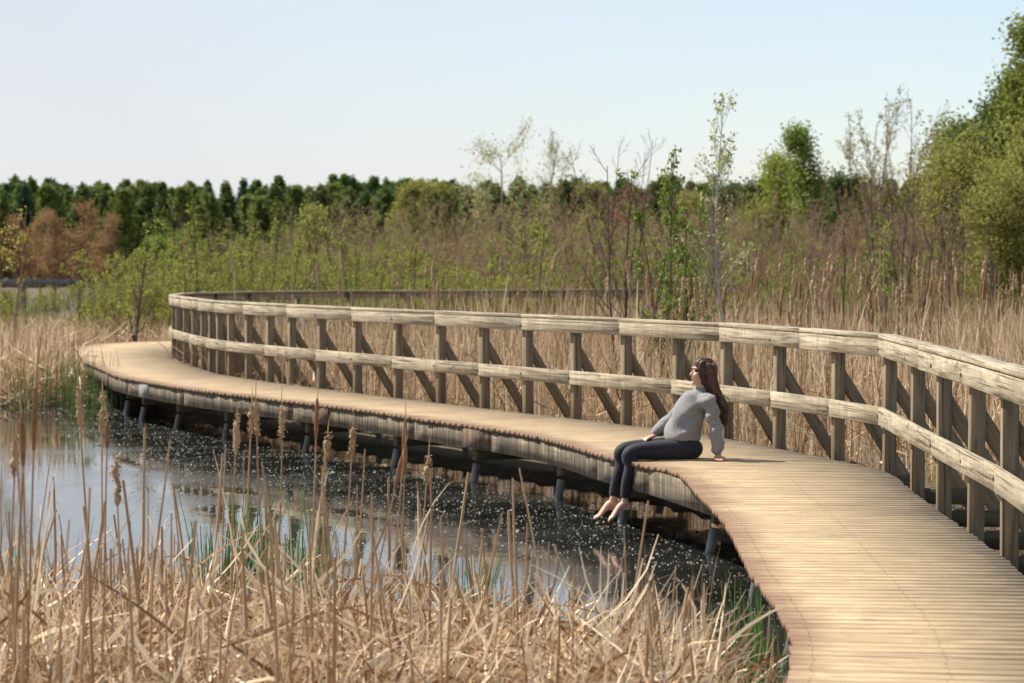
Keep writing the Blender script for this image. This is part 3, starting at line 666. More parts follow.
# brown twiggy thicket
place(shrub(1, 4.2, 34, 1.2, 3, .045, 'twig', 'leaf_bud'), row(26, 380, 1090, 64, 74, .6, 1.1), 'brown twiggy shrub just breaking bud in the thicket', 'shrub', 'brown shrubs of the thicket')
place(shrub(2, 4.9, 36, 1.3, 3, .05, 'twig', 'leaf_bud'), row(26, 360, 1090, 74, 86, .65, 1.0), 'brown twiggy shrub just breaking bud in the thicket', 'shrub', 'brown shrubs of the thicket')
place(shrub(3, 3.9, 32, 1.1, 4, .055, 'twig', 'leaf_olive'), row(24, 220, 760, 62, 80, .7, 1.12), 'olive shrub with small new leaves in the thicket', 'shrub', 'olive shrubs of the thicket')
place(shrub(4, 5.0, 32, 1.3, 4, .06, 'twig', 'leaf_olive'), row(18, 280, 1080, 84, 100, .75, .98), 'olive shrub with small new leaves in the thicket', 'shrub', 'olive shrubs of the thicket')
# green fresh shrubs lower left, and right
place(shrub(5, 2.5, 36, 1.0, 5, .06, 'twig', 'leaf_spring'), row(20, 105, 520, 57, 63, .75, 1.1), 'light green leafy shrub at the front of the thicket', 'shrub', 'light green shrubs along the thicket front')
place(shrub(6, 2.7, 34, 1.0, 6, .06, 'twig', 'leaf_spring'), row(16, 140, 420, 62, 74, .85, 1.15), 'light green leafy shrub at the front of the thicket', 'shrub', 'light green shrubs along the thicket front')
place(shrub(7, 2.8, 28, .9, 5, .06, 'twig', 'leaf_spring'), row(17, 520, 1060, 56, 68, .75, 1.15), 'low green shrub between reeds and thicket right of centre', 'shrub', 'low green shrubs right of centre')
place(shrub(8, 1.8, 30, .9, 6, .055, 'twig', 'leaf_spring'), row(11, -30, 160, 60, 80, .45, .95) + row(10, -40, 180, 88, 125, .6, 1.0), 'low yellowish bush on the left marsh', 'bush', 'low bushes on the left marsh')

# single shrubs and saplings
def sapling(seed, h, n, lean, nl, ls, wmat, lmat, name, r0=.03, spread=.12, m1=9, lf=(.16, .3), t0=.25, ang=.6, wob=.05, twiglevels=2):
    r = np.random.default_rng(seed); a = r.uniform(0, 6.28, n)
    P = np.stack([spread * np.cos(a), spread * np.sin(a), np.zeros(n)], 1)
    D = np.stack([np.cos(a) * lean, np.sin(a) * lean, np.ones(n)], 1)
    hh = h * r.uniform(.72, 1, n); hh[0] = h
    if n == 1: D[0, :2] *= .4
    C0, R0 = shoot(P, D, hh, r, 9, wob, .03, r0, .006)
    C1, R1 = children(C0, R0, m1, r, t0, .98, ang, lf, 5, .10, .06, .5, .006, .6); W = [(C0, R0), (C1, R1)]; last = C1
    if twiglevels > 1: C2, R2 = children(C1, R1, 4, r, .25, 1, .6, (.3, .55), 4, .1, .04, .6, .004); W.append((C2, R2)); last = C2
    lv = None
    if nl: lv = leaves(np.concatenate([along(last, nl, r, .15, .035), along(C1, max(1, nl // 2), r, .4, .04)]), ls, r)
    return build_plant(name, W, lv, wmat, lmat, wname='trunk' if n == 1 else 'stems')
def single(root, x, Y, label, cat, rz=0.):
    X = px(x, Y); root.location = (X, Y, float(ground_z(np.array([[X, Y]]))[0]) - .05); root.rotation_euler = (0, 0, rz); tag(root, label, cat)
single(sapling(21, 4.75, 1, .1, 5, .065, 'birch', 'leaf_pale', 'birch_sapling', .035, .0, 40, (.15, .28), .38, .6), 733, 36, 'slender white-stemmed birch sapling with pale new leaves above the handrail', 'birch')
single(sapling(22, 3.9, 4, .16, 0, .05, 'twigd', 'leaf_bud', 'bare_shrub', .028, .15, 10, (.2, .4), .25), 632, 36, 'dark bare many-stemmed shrub rising above the handrail', 'shrub', .6)
single(sapling(23, 4.0, 4, .12, 7, .08, 'twigd', 'leaf_bright', 'leafy_sapling', .024, .15, 18, (.14, .26), .15, .5), 672, 36.5, 'young sapling with bright green leaves beside the dark bare shrub', 'sapling')
single(sapling(24, 3.1, 4, .14, 6, .075, 'twig', 'leaf_bright', 'leafy_sapling', .02, .15, 14, (.16, .3), .15, .5), 708, 38, 'shorter green-leaved sapling left of the white birch', 'sapling')
single(sapling(25, 4.0, 6, .10, 0, .05, 'twigd', 'leaf_bud', 'bare_shrub', .026, .4, 12, (.14, .28), .3, .45), 868, 42, 'clump of dark purple upright stems behind the right handrail', 'shrub')
single(sapling(26, 3.7, 5, .14, 0, .05, 'twigd', 'leaf_bud', 'bare_shrub', .024, .35, 12, (.14, .28), .3, .45), 915, 41, 'dark bare stems right of the tall purple clump', 'shrub')
single(sapling(27, 3.0, 3, .12, 4, .07, 'twig', 'leaf_bright', 'leafy_sapling', .018, .12, 12, (.14, .26), .2, .5), 893, 40, 'green-leaved sapling between the dark stems at right', 'sapling')
single(sapling(28, 3.2, 4, .2, 0, .05, 'twig', 'leaf_bud', 'bare_shrub', .02, .3, 12, (.16, .3), .25, .5), 800, 44, 'grey-brown bare shrub right of the white birch', 'shrub')
single(sapling(29, 3.5, 1, .1, 4, .09, 'twig', 'leaf_yellow', 'yellow_sapling', .03, 0, 9, (.2, .4), .35, .5, .07), 14, 46, 'thin sapling with yellow leaf tufts at the left edge', 'sapling', 1.)
single(sapling(30, 3.6, 2, .1, 5, .09, 'twigd', 'leaf_yellow', 'yellow_sapling', .03, .05, 12, (.16, .3), .3), -12, 48, 'yellow-green sapling cut off by the left edge', 'sapling')
single(sapling(31, 3.3, 1, .1, 5, .075, 'twigd', 'leaf_spring', 'green_sapling', .05, 0, 22, (.2, .36), .12, .6), 134, 54, 'dark-trunked sapling with fresh green leaves left of the far bend', 'sapling')
single(sapling(32, 2.8, 3, .2, 4, .075, 'twig', 'leaf_spring', 'green_sapling', .025, .2, 14, (.2, .36), .15, .6), 118, 56, 'bushy green sapling beside the dark-trunked one', 'sapling')
single(sapling(33, 4.6, 5, .15, 0, .05, 'twigd', 'leaf_bud', 'bare_shrub', .03, .4, 12, (.16, .3), .3), 205, 78, 'greyish bare shrub before the conifers at left', 'shrub')
single(sapling(34, 5.6, 4, .1, 0, .05, 'twigd', 'leaf_bud', 'bare_shrub', .025, .4, 12, (.16, .3), .3), 610, 62, 'tall bare twiggy shrub behind the dark many-stemmed one', 'shrub')

place(sapling(71, 3.6, 5, .13, 0, .05, 'twigd', 'leaf_bud', 'bare_shrub', .019, .35, 14, (.16, .3), .25, .5), row(10, 540, 1060, 49, 63, .7, 1.2), 'slender dark-stemmed leafless shrub standing in front of the brown thicket', 'shrub', 'dark leafless shrubs before the thicket')
place(sapling(72, 3.0, 2, .08, 5, .06, 'twigd', 'leaf_spring', 'green_sapling', .022, .15, 16, (.16, .28), .12, .5), row(20, 150, 560, 53, 64, .7, 1.25), 'slender young sapling in light green leaf before the thicket', 'sapling', 'light green saplings before the thicket')
place(sapling(73, 2.7, 3, .1, 5, .055, 'twig', 'leaf_bright', 'green_sapling', .02, .2, 14, (.16, .28), .15, .5), row(11, 560, 960, 42, 60, .65, 1.2), 'low fresh green sapling among the bare stems right of centre', 'sapling', 'fresh green saplings right of centre')

# broadleaf trees
def tree(seed, h, rad, nl, ls, wmat, lmat, name, trunk=.12, t0=.25, m1=16, lf=(.34, .5), ang=.9, up=.03, fade=.35, m2=6, jit=.22):
    r = np.random.default_rng(seed)
    C0, R0 = shoot(np.zeros((1, 3)), np.array([[r.normal(0, .05), r.normal(0, .05), 1.]]), np.array([h]), r, 9, .05, .05, trunk, .02)
    C1, R1 = children(C0, R0, m1, r, t0, .97, ang, lf, 6, .12, up, .5, .02, fade)
    C2, R2 = children(C1, R1, m2, r, .25, 1, .7, (.3, .55), 5, .12, .04, .6, .010, .3)
    C3, R3 = children(C2, R2, 4, r, .2, 1, .7, (.35, .6), 4, .12, .02, .6, .006, .3)
    L = np.concatenate([along(C3, nl * 2, r, .05, jit), along(C2, nl * 2, r, .3, jit), along(C1, nl, r, .45, jit)])
    return build_plant(name, [(C0, R0), (C1, R1), (C2, R2), (C3, R3)], leaves(L, ls, r), wmat, lmat, wname='trunk', lname='crown')
single(tree(41, 9.3, 4, 22, .15, 'trunk', 'leaf_mid', 'broadleaf_tree', .2, .05, 52, (.36, .54), .85, m2=8, jit=.3, fade=.78, up=.06), 1078, 72, 'big leafy green tree at the right edge, tallest of all', 'tree')
single(tree(42, 7.4, 3, 20, .14, 'trunk', 'leaf_deep', 'broadleaf_tree', .16, .05, 46, (.34, .5), .8, m2=8, jit=.28, fade=.75, up=.07), 1006, 74, 'darker green tree below and left of the tallest tree', 'tree')
single(tree(43, 6.9, 3, 14, .14, 'trunk', 'leaf_mid', 'broadleaf_tree', .13, .05, 40, (.28, .42), .8, m2=7, jit=.28, fade=.7, up=.07), 956, 78, 'lighter leafy tree at the left foot of the tall trees on the right', 'tree')
place(tree(55, 5.9, 3, 6, .12, 'trunk', 'leaf_olive', 'broadleaf_tree', .12, .03, 44, (.36, .54), .9, m2=7, jit=.3, fade=.6, up=.05), [(px(1040, 64), 64, 1.0, 0), (px(972, 69), 69, .88, 2.1), (px(1010, 62), 62, .7, 4)], 'spreading olive tree filling the foot of the tall trees at right', 'tree', 'spreading trees at the right edge')
single(sapling(44, 7.6, 7, .10, 3, .08, 'twig', 'leaf_olive', 'birch_tree', .05, .35, 34, (.13, .24), .2, .5), 873, 74, 'feathery olive tree just leafing out, taller of two at right', 'tree')
single(sapling(45, 6.8, 6, .13, 3, .08, 'twig', 'leaf_olive', 'birch_tree', .045, .4, 32, (.13, .24), .2, .5), 905, 73, 'thin olive tree just right of its taller twin', 'tree')
single(sapling(46, 6.0, 5, .14, 2, .09, 'twigd', 'leaf_bud', 'bare_tree', .04, .5, 22, (.14, .26), .2, .5), 935, 70, 'twiggy brown tree at the foot of the big green trees', 'tree')
single(tree(46, 7.0, 1, 6, .13, 'twig', 'leaf_bright', 'broadleaf_tree', .09, .05, 44, (.2, .3), .5, jit=.2, fade=.75, up=.1), 821, 86, 'small upright bright green tree against the sky', 'tree')
single(tree(47, 5.6, 2, 9, .14, 'twig', 'leaf_spring', 'broadleaf_tree', .09, .1, 30, (.24, .36), .8, jit=.26), 790, 96, 'round light green tree left of the upright bright one', 'tree')
single(tree(48, 8.3, 3, 2, .15, 'twig', 'leaf_pale', 'broadleaf_tree', .12, .35, 14, (.28, .42), .7), 505, 128, 'tall airy tree with pale leaves rising above the conifers', 'tree')
single(tree(49, 8.5, 3, 1, .14, 'twig', 'leaf_pale', 'broadleaf_tree', .10, .35, 12, (.26, .4), .7), 545, 130, 'nearly bare pale tree right of the airy leafed one', 'tree')
single(tree(50, 5.4, 2, 3, .15, 'twig', 'leaf_red', 'broadleaf_tree', .09, .25, 16, (.2, .32), .6), 630, 108, 'small reddish budding tree behind the thicket', 'tree')
place(tree(51, 5.9, 2, 2, .17, 'twig', 'leaf_rust', 'budding_tree', .1, .06, 34, (.26, .40), .6, jit=.25), [(px(x, Y), Y, s, rz) for x, Y, s, rz in ((22, 150, .72, 0), (56, 146, .75, 1), (82, 152, .86, 2), (104, 148, .74, 3), (40, 160, .8, 4), (-10, 150, .8, 5))],
      'rust-brown budding tree in front of the conifers at left', 'tree', 'rust-brown trees at left')
place(tree(52, 7.6, 2, 6, .25, 'twig', 'leaf_olive', 'broadleaf_tree', .12, .06, 34, (.2, .32), .75, jit=.3), [(px(x, Y), Y, s, rz) for x, Y, s, rz in ((410, 190, 1.0, 0), (436, 195, 1.0, 1), (322, 118, .6, 2), (590, 190, .98, 4), (700, 160, .8, 2.5))],
      'yellow-olive leafing tree among the conifers', 'tree', 'yellow-olive trees among the conifers')
place(tree(53, 5.2, 2, 7, .22, 'twig', 'leaf_bright', 'broadleaf_tree', .1, .06, 30, (.26, .38), .8, jit=.28), [(px(x, Y), Y, s, rz) for x, Y, s, rz in ((148, 150, .62, 0), (184, 156, .7, 1))],
      'bright green rounded tree before the conifers at left', 'tree', 'bright green trees at left')
place(tree(54, 6.8, 2, 8, .24, 'twig', 'leaf_deep', 'broadleaf_tree', .12, .05, 34, (.24, .36), .8, jit=.32), [(px(x, Y), Y, s, rz) for x, Y, s, rz in ((566, 196, 1.12, 0), (620, 196, 1.05, 1), (760, 130, .85, 2), (730, 150, .9, 3), (848, 140, .95, 2), (1000, 110, 1.2, 1), (1080, 100, 1.3, 3))],
      'dark green rounded tree standing behind the thicket', 'tree', 'dark green trees behind the thicket')

# conifers
def conifer(seed, h, rad, lmat, name, n=5200, tip=.8, ls=.30):
    r = np.random.default_rng(seed)
    C0, R0 = shoot(np.zeros((1, 3)), np.array([[0, 0, 1.]]), np.array([h * .97]), r, 8, .02, 0, .17, .03)
    m = 130; t = r.uniform(.04, 1, m) ** .85; i = t * 7; j = np.clip(i.astype(int), 0, 6); P = C0[0, j] + (C0[0, j + 1] - C0[0, j]) * (i - j)[:, None]
    a = r.uniform(0, 6.28, m); rl = rad * (1.02 - t ** 1.5) ** tip * r.uniform(.6, 1.15, m) + .12
    D = np.stack([np.cos(a), np.sin(a), np.full(m, .12) + .5 * t], 1); C1, R1 = shoot(P, D, rl, r, 5, .08, .05, .03, .01)
    L = along(C1, max(4, n // m), r, .25, .13); L[:, 2] += r.normal(0, .08, len(L))
    return build_plant(name, [(C0, R0), (C1, R1)], leaves(L, ls, r, .35, .6), 'trunk', lmat, wname='trunk', lname='crown')
KINDS = [(conifer(61, 10, 2.7, 'leaf_pine', 'pine_tree', 7200, .95), 'dark green pine in the far tree line'), (conifer(62, 9.8, 2.9, 'leaf_pine2', 'pine_tree', 7600, .75), 'mid green rounded pine in the far tree line'),
         (conifer(63, 10.2, 2.4, 'leaf_blue', 'spruce_tree', 6500, 1.1), 'narrow dark spruce in the far tree line'), (conifer(64, 9.7, 2.8, 'leaf_pine', 'pine_tree', 6800, .8), 'dark green pine in the far tree line')]
used = set(); rr = random.Random(9)
for rowi, (Y, step, s0) in enumerate(((204, 1.65, .86), (211, 1.65, .90), (218, 1.65, .94), (226, 1.7, .99))):
    x = -53 + rowi * .7
    while x < 53:
        j = rr.choice([0, 0, 0, 1, 1, 1, 2, 3, 3, 3]); X = x + rr.uniform(-.7, .7); s = s0 * rr.uniform(.94, 1.06)
        root, lab = KINDS[j]; loc = (X, Y + rr.uniform(-3, 3), .3)
        if j in used: o = dup(root, loc, rr.uniform(0, 6.28), s)
        else: o = root; used.add(j); o.location = loc; o.scale = (s, s, s)
        tag(o, lab, 'conifer', {0: 'dark pines', 1: 'rounded pines', 2: 'spruces', 3: 'dark pines'}[j] + ' of the far tree line'); x += step * rr.uniform(.8, 1.2)

# ------------------------------------------------------------------ the seated woman
# local axes: x forward (where she faces), y to her left, z up from the deck
woman = empty('person', (1.585, 21.55, DECK), math.atan2(-.24, -.97), 'barefoot woman in a grey sweater and dark leggings sitting on the deck edge', 'person')
def loft(pts, rad, seg=14, sub=4, cap=True):
    """closed tube through pts; rad entries r or (r_side, r_other); section frame kept steady"""
    P = np.array(pts, float); Rd = np.array([(q, q) if np.isscalar(q) else q for q in rad], float)
    u = np.linspace(0, len(P) - 1, (len(P) - 1) * sub + 1); C = smooth_curve(P, u); RR = np.maximum(smooth_curve(Rd, u), .002)
    T = norm(np.gradient(C, axis=0)); side = np.array([0, 1., 0])
    A = norm(side - T * (T @ side)[:, None]); B = np.cross(T, A)
    for i in range(len(T)):
        if np.linalg.norm(np.cross(T[i], side)) < .25:
            s2 = np.array([0, 0, 1.]); A[i] = norm(s2 - T[i] * (T[i] @ s2)); B[i] = np.cross(T[i], A[i])
    # round the ends
    nC, nR, nA, nB = [], [], [], []
    for e in (math.radians(82), math.radians(60), math.radians(30)):
        nC.append(C[0] - T[0] * RR[0].mean() * math.sin(e)); nR.append(RR[0] * math.cos(e)); nA.append(A[0]); nB.append(B[0])
    nC += list(C); nR += list(RR); nA += list(A); nB += list(B)
    for e in (math.radians(30), math.radians(60), math.radians(82)):
        nC.append(C[-1] + T[-1] * RR[-1].mean() * math.sin(e)); nR.append(RR[-1] * math.cos(e)); nA.append(A[-1]); nB.append(B[-1])
    C, RR, A, B = map(np.array, (nC, nR, nA, nB)); a = np.arange(seg) / seg * 2 * np.pi; k = len(C)
    V = C[:, None] + A[:, None] * (np.cos(a)[:, None] * RR[:, None, :1]) + B[:, None] * (np.sin(a)[:, None] * RR[:, None, 1:])
    F = [[i * seg + j, i * seg + (j + 1) % seg, (i + 1) * seg + (j + 1) % seg, (i + 1) * seg + j] for i in range(k - 1) for j in range(seg)]
    V = V.reshape(-1, 3).tolist(); V += [C[0].tolist(), C[-1].tolist()]; n = len(V)
    F += [[n - 2, (j + 1) % seg, j] for j in range(seg)] + [[n - 1, (k - 1) * seg + j, (k - 1) * seg + (j + 1) % seg] for j in range(seg)]
    return V, F
def ball(c, r, rot=0.):
    """ellipsoid as loft-like closed mesh; rot = pitch about y"""
    bm = bmesh.new(); bmesh.ops.create_uvsphere(bm, u_segments=18, v_segments=12, radius=1)
    m = Matrix.Translation(c) @ Matrix.Rotation(rot, 4, 'Y') @ Matrix.Diagonal((*r, 1)); bm.transform(m)
    V = [v.co[:] for v in bm.verts]; F = [[v.index for v in f.verts] for f in bm.faces]; bm.free(); return V, F
def solid(name, shapes, mat, parent, voxel, smooth=6, fac=.5, fold=None):
    """union of closed shapes as ONE continuous surface"""
    V, F = [], []
    for v, f in shapes:
        o = len(V); V += [tuple(x) for x in v]; F += [[i + o for i in q] for q in f]
    me = bpy.data.meshes.new(name); me.from_pydata(V, [], F); me.update(); o = link(name, me)
    bm = bmesh.new(); bm.from_mesh(me); bmesh.ops.recalc_face_normals(bm, faces=bm.faces); bm.to_mesh(me); bm.free()
    md = o.modifiers.new('remesh', 'REMESH'); md.mode = 'VOXEL'; md.voxel_size = voxel; md.use_smooth_shade = True
    sm = o.modifiers.new('smooth', 'SMOOTH'); sm.iterations = smooth; sm.factor = fac
    dg = bpy.context.evaluated_depsgraph_get(); dg.update(); ev = o.evaluated_get(dg); m2 = bpy.data.meshes.new_from_object(ev); m2.name = name
    o.modifiers.clear(); o.data = m2; bpy.data.meshes.remove(me); m2.materials.clear(); m2.materials.append(mat)
    if fold:
        co_ = np.zeros(len(m2.vertices) * 3, np.float32); m2.vertices.foreach_get('co', co_); co_ = co_.reshape(-1, 3)
        nn = np.zeros_like(co_).ravel(); m2.vertices.foreach_get('normal', nn); nn = nn.reshape(-1, 3)
        m2.vertices.foreach_set('co', (co_ + nn * fold(co_)[:, None]).astype(np.float32).ravel())
    m2.polygons.foreach_set('use_smooth', np.ones(len(m2.polygons), bool)); m2.update(); o.parent = parent; return o
N = NT('skin'); tc = N.n('TexCoord').outputs['Object']
M['skin'] = N.out(N.pbr(N.ramp(N.noise(tc, 14, 4), [(.35, (.50, .27, .19)), (.65, (.60, .35, .26))]), .5, **{'Subsurface Weight': .12, 'Subsurface Scale': .02, 'Subsurface Radius': (1, .35, .2)}))
N = NT('sweater_knit'); tc = N.n('TexCoord').outputs['Object']
ns = N.noise(tc, 130, 3, .7); n2 = N.noise(N.n('Mapping', {'Vector': tc, 'Scale': (1, 1, .35)}).outputs[0], 60, 3)
M['sweater'] = N.out(N.pbr(N.ramp(N.math('ADD', N.math('MULTIPLY', ns, .6), N.math('MULTIPLY', n2, .4)), [(.34, (.165, .157, .152)), (.66, (.30, .29, .283))]), .95, N.math('ADD', ns, n2), .8, .006, **{'Sheen Weight': .25}))
N = NT('legging_cloth'); M['leg'] = N.out(N.pbr(N.ramp(N.noise(N.n('TexCoord').outputs['Object'], 40, 3), [(.3, (.012, .0115, .017)), (.7, (.021, .020, .029))]), .7, **{'Sheen Weight': .12, 'Specular IOR Level': .25}))
N = NT('undershirt'); M['shirt'] = N.out(N.pbr((.66, .55, .53), .9))
N = NT('hair_brown'); tc = N.n('TexCoord').outputs['Object']; isl = N.n('NewGeometry').outputs['Random Per Island']
M['hair'] = N.out(N.pbr(N.ramp(isl, [(0, (.04, .019, .012)), (.6, (.105, .052, .03)), (1, (.21, .11, .06))]), .55, **{'Specular IOR Level': .3}))
N = NT('lip'); M['lip'] = N.out(N.pbr((.42, .15, .13), .4))
N = NT('eye'); M['eye'] = N.out(N.pbr((.05, .03, .02), .15))

HD = np.array([-.125, .0, .765]); TL = -.15                          # head centre, tilted back
def hp(x, y, z):                                                    # point in the tilted head frame
    c, s = math.cos(TL), math.sin(TL); return (HD[0] + x * c + z * s, HD[1] + y, HD[2] - x * s + z * c)
def hand(wr, d, up, n, curl, S=1., flip=1):
    """palm + four fingers + thumb; d finger direction, up back-of-hand, returns closed shapes"""
    d, up = norm(np.array(d, float)), np.array(up, float); up = norm(up - d * (up @ d)); s = np.cross(up, d) * flip; w = np.array(wr, float)
    sh = [loft([w - d * .01, w + d * .03, w + d * .085], [(.026, .018), (.034, .017), (.036, .013)], 12, 3)]
    if abs(s[1]) < .6: sh = [loft([w + s * k - d * .0, w + s * k + d * .045, w + s * k * 1.2 + d * .085], [.014, .016, .012], 10, 3) for k in (-.027, -.009, .009, .027)]
    for k, (o, L) in enumerate(((-.029, .058), (-.010, .073), (.010, .078), (.029, .068))):
        p = w + d * .078 + s * o; pts = [p]; dd = d.copy()
        for q in range(3):
            dd = norm(dd - up * curl * (.7 if q else .35)); pts.append(pts[-1] + dd * L * (.45, .32, .23)[q])
        sh.append(loft(pts, [.0098, .0092, .0083, .007], 8, 3))
    p = w + d * .015 + s * .028; sh.append(loft([p, p + d * .025 + s * .025 - up * .004, p + d * .058 + s * .032 - up * .010], [.0135, .0115, .008], 8, 3))
    return sh
# joints
hipL, hipR = (.02, .085, .10), (.02, -.085, .105)
kneL, kneR = (.56, .10, .082), (.58, -.085, .088)
ankL, ankR = (.62, .085, -.36), (.685, -.07, -.36)
shL, shR = (-.135, .165, .545), (-.10, -.165, .555)
elL, wrL = (-.185, .215, .30), (-.205, .235, .055)
elR, wrR = (.085, -.225, .345), (.27, -.13, .215)
body = []
body.append(loft([(.01, 0, .09), (.02, 0, .14), (.03, 0, .27), (-.03, 0, .42), (-.08, 0, .53), (-.105, 0, .60)], [(.10, .05), (.12, .08), (.105, .08), (.105, .075), (.10, .055), (.055, .045)], 18))
body.append(loft([(-.10, 0, .57), (-.118, 0, .63), tuple(HD + np.array([0.0, 0, -.06]))], [.058, .048, .05], 14))
for sh, el, wr in ((shL, elL, wrL), (shR, elR, wrR)):
    m = tuple((np.array(sh) + np.array(el)) / 2); m2 = tuple((np.array(el) + np.array(wr)) / 2)
    body.append(loft([(sh[0], sh[1] * .55, sh[2]), sh, m, el, m2, wr], [.036, .040, .038, .033, .031, .024], 12))
body += hand((-.205, .237, .030), (.15, .55, -.05), (0, 0, 1), 0, .05, flip=1)
body += hand((.285, -.12, .205), (.9, .40, -.22), (.2, 0, 1), 0, .35, flip=-1)
for hip, kn, an, s in ((hipL, kneL, ankL, 1), (hipR, kneR, ankR, -1)):
    kn_, an_ = np.array(kn), np.array(an)
    cf = tuple(kn_ + (an_ - kn_) * .3 + np.array([-.018, 0, 0]))
    body.append(loft([hip, tuple((np.array(hip) + kn_) / 2), tuple(kn_ - np.array([.03, 0, -.005])), tuple(kn_ + np.array([.025, 0, -.04])), cf, tuple(kn_ + (an_ - kn_) * .7), an], [.075, .070, .056, .052, .05, .036, .029], 14))
    fd = norm(np.array([.60, .06 * s, -.50])); heel = an_ + np.array([-.03, 0, -.045])
    ball_ = an_ + fd * .15 + np.array([0, 0, -.035]); mid = an_ + fd * .06 + np.array([.0, 0, -.012])
    body.append(loft([an, tuple(an_ + np.array([.0, 0, -.03])), tuple(mid), tuple(ball_)], [(.03, .034), (.033, .04), (.036, .032), (.043, .019)], 14))
    body.append(ball(tuple(heel), (.036, .031, .034)))
    for q in range(5):
        o = (q - 2) * .0165 * s * -1; L = (.052, .05, .046, .04, .034)[q]; p = ball_ + np.array([0, o, 0]) + fd * (.010 - .004 * q)
        body.append(loft([tuple(p), tuple(p + fd * L * .6 + np.array([0, 0, .006])), tuple(p + fd * L)], [.012 if q == 0 else .0095, .011 if q == 0 else .0085, .0095 if q == 0 else .0075], 8, 3))
# head: skull, jaw, nose, brow, lips, chin, cheeks, ears
body += [ball(hp(-.012, 0, .035), (.094, .074, .085), TL), ball(hp(.022, 0, -.03), (.066, .060, .082), TL), ball(hp(.060, 0, -.092), (.020, .022, .018), TL),
         loft([hp(.078, 0, .024), hp(.088, 0, .0), hp(.101, 0, -.020)], [.009, .009, .0105], 10), loft([hp(.088, .014, -.024), hp(.098, 0, -.026), hp(.088, -.014, -.024)], [.006, .009, .006], 8),
         loft([hp(.070, .045, .040), hp(.086, .02, .044), hp(.088, 0, .040), hp(.086, -.02, .044), hp(.070, -.045, .040)], [.008, .009, .008, .009, .008], 10),
         ball(hp(.075, 0, -.051), (.011, .019, .0065), TL), ball(hp(.073, 0, -.062), (.011, .017, .0065), TL),
         ball(hp(.055, .040, -.018), (.028, .022, .026), TL), ball(hp(.055, -.040, -.018), (.028, .022, .026), TL)]
for s in (1, -1): body.append(ball(hp(-.012, .076 * s, .0), (.018, .009, .030), TL))
bo = solid('body', body, M['skin'], woman, .0042, 4, .4)
for s in (1, -1):
    V, F = ball(hp(.077, .030 * s, .014), (.006, .009, .0042), TL); me = bpy.data.meshes.new('eye'); me.from_pydata(V, [], F); link('eye', me, M['eye'], woman)
V, F = ball(hp(.0785, 0, -.0565), (.0085, .019, .0085), TL); me = bpy.data.meshes.new('lips'); me.from_pydata(V, [], F); link('lips', me, M['lip'], woman)
# leggings
lg = [loft([(.0, 0, .09), (.02, 0, .12), (.04, 0, .17), (.04, 0, .24)], [(.14, .07), (.17, .105), (.15, .10), (.13, .095)], 18)]
for hip, kn, an, s in ((hipL, kneL, ankL, 1), (hipR, kneR, ankR, -1)):
    kn_, an_ = np.array(kn), np.array(an); cf = kn_ + (an_ - kn_) * .28 + np.array([-.02, 0, 0])
    lg.append(loft([(hip[0] - .03, hip[1], hip[2] - .002), (hip[0] + .08, hip[1], hip[2] - .005), tuple((np.array(hip) + kn_) / 2 + np.array([.03, 0, .0])), tuple(kn_ - np.array([.035, 0, -.002])), tuple(kn_ + np.array([.028, 0, -.040])), tuple(cf), tuple(kn_ + (an_ - kn_) * .62), tuple(kn_ + (an_ - kn_) * .86)],
                   [.098, .098, .086, .071, .066, .068, .055, .048], 16, 5))
solid('leggings', lg, M['leg'], woman, .0065, 6, .5)
# undershirt hem and sweater
solid('undershirt', [loft([(.055, 0, .155), (.06, 0, .20)], [(.148, .152), (.142, .142)], 20, 3)], M['shirt'], woman, .007, 3)
sw = [loft([(.055, 0, .19), (.05, 0, .25), (.015, 0, .35), (-.035, 0, .45), (-.085, 0, .54), (-.106, 0, .585), (-.112, 0, .603)], [(.158, .165), (.162, .158), (.145, .146), (.138, .145), (.122, .128), (.084, .08), (.070, .064)], 24)]
for sh, el, wr in ((shL, elL, wrL), (shR, elR, wrR)):
    a, b, c = np.array(sh), np.array(el), np.array(wr)
    sw.append(loft([(a[0] * .8, a[1] * .55, a[2] - .03), tuple(a + np.array([0, 0, -.02])), tuple((a + b) / 2), tuple(b), tuple((b + c) / 2 + np.array([0, 0, -.006])), tuple(b + (c - b) * .82), tuple(b + (c - b) * .93)], [.080, .072, .065, .060, .061, .056, .042], 16))
def folds(c):
    return .011 * np.sin(c[:, 0] * 26 + c[:, 2] * 38 + 3 * np.sin(c[:, 1] * 9)) * np.clip(1.1 - np.abs(c[:, 2] - .3) * 2, 0, 1) + .0032 * np.sin(c[:, 2] * 95 + c[:, 0] * 20 + c[:, 1] * 14) * (np.abs(c[:, 1]) > .14)
solid('sweater', sw, M['sweater'], woman, .0075, 7, .5, folds)
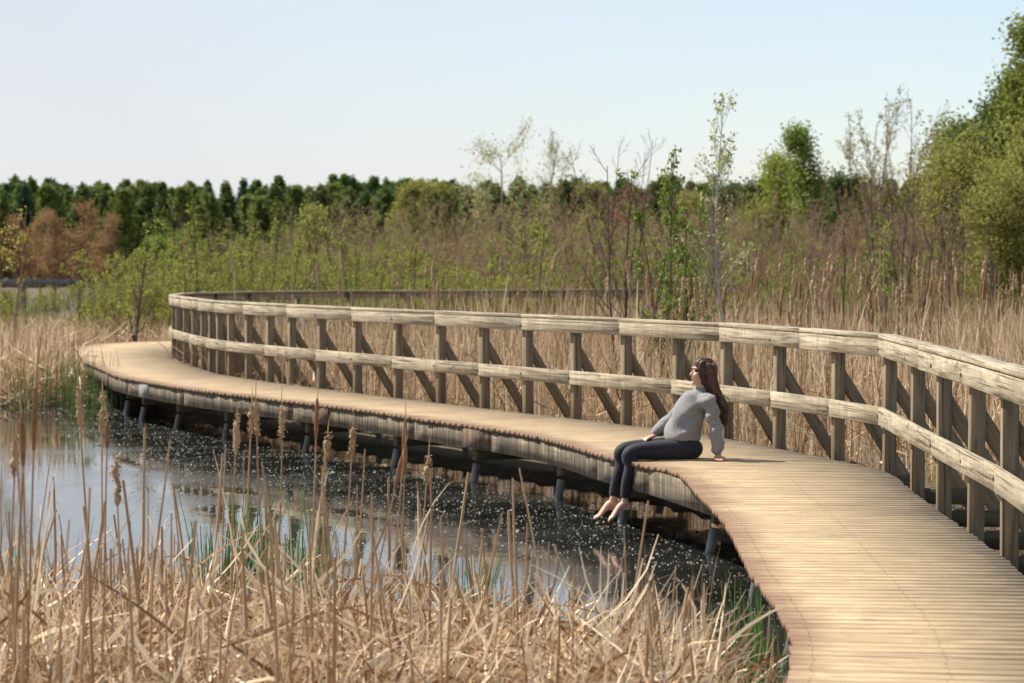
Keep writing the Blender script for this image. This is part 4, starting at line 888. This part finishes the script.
# hair: cap and strands falling down her back
hr = np.random.default_rng(3)
cap = [ball(hp(-.030, 0, .044), (.112, .094, .106), TL), ball(hp(-.050, 0, -.02), (.092, .096, .105), TL), ball(hp(-.002, 0, .078), (.078, .082, .066), TL), ball(hp(-.004, .066, .012), (.050, .030, .080), TL), ball(hp(-.004, -.066, .012), (.050, .030, .080), TL),
       loft([hp(-.055, .0, .0), (-.205, .03, .66), (-.245, .065, .52), (-.265, .075, .40), (-.272, .075, .31)], [(.092, .088), (.098, .066), (.086, .046), (.066, .034), (.025, .014)], 18)]
hc = solid('hair', cap, M['hair'], woman, .007, 3, .5, lambda c: .003 * np.sin(c[:, 1] * 190 + 2 * np.sin(c[:, 2] * 9)))
n = 620; K = []
for i in range(n):
    sg = hr.uniform(-1, 1); fr = hr.uniform(-.065, .022)               # from the parting over the side and down
    p0 = np.array(hp(fr - .02, sg * .012, .150 - abs(fr) * .22)); k_ = abs(sg)
    p1 = np.array(hp(fr * 1.0 - .03, math.copysign(.082 + .010 * k_, sg), .088 - hr.uniform(0, .02)))
    p2 = np.array(hp(-.030 + fr * .7 - .04 * hr.uniform(), math.copysign(.101, sg), -.01 + hr.normal(0, .008)))
    q = hr.uniform(-1, 1) if hr.uniform() < .4 else sg
    p3 = np.array([-.180 - .05 * hr.uniform() + fr * .25, math.copysign(.085 + .03 * hr.uniform(), sg) + .025, .655 + hr.normal(0, .012)])
    p4 = np.array([-.250 + hr.normal(0, .03) + fr * .2, q * .108 + .065 + hr.normal(0, .008), .50 + hr.normal(0, .02)])
    p5 = np.array([-.280 + hr.normal(0, .03) + fr * .15, q * .085 + .075 + hr.normal(0, .014), hr.uniform(.28, .42)])
    K.append(smooth_curve(np.array([p0, p1, p2, p3, p4, p5]), np.linspace(0, 5, 18)))
K = np.array(K); Rr = np.tile(np.interp(np.linspace(0, 1, 18), [0, .15, .8, 1], [.003, .0048, .0042, .0015]), (n, 1))
V, F = tubes(K, Rr, 5); tag(link('hair_strands', mesh_np('hair_strands', V, F, True), M['hair'], hc), None, None, None, 'stuff')
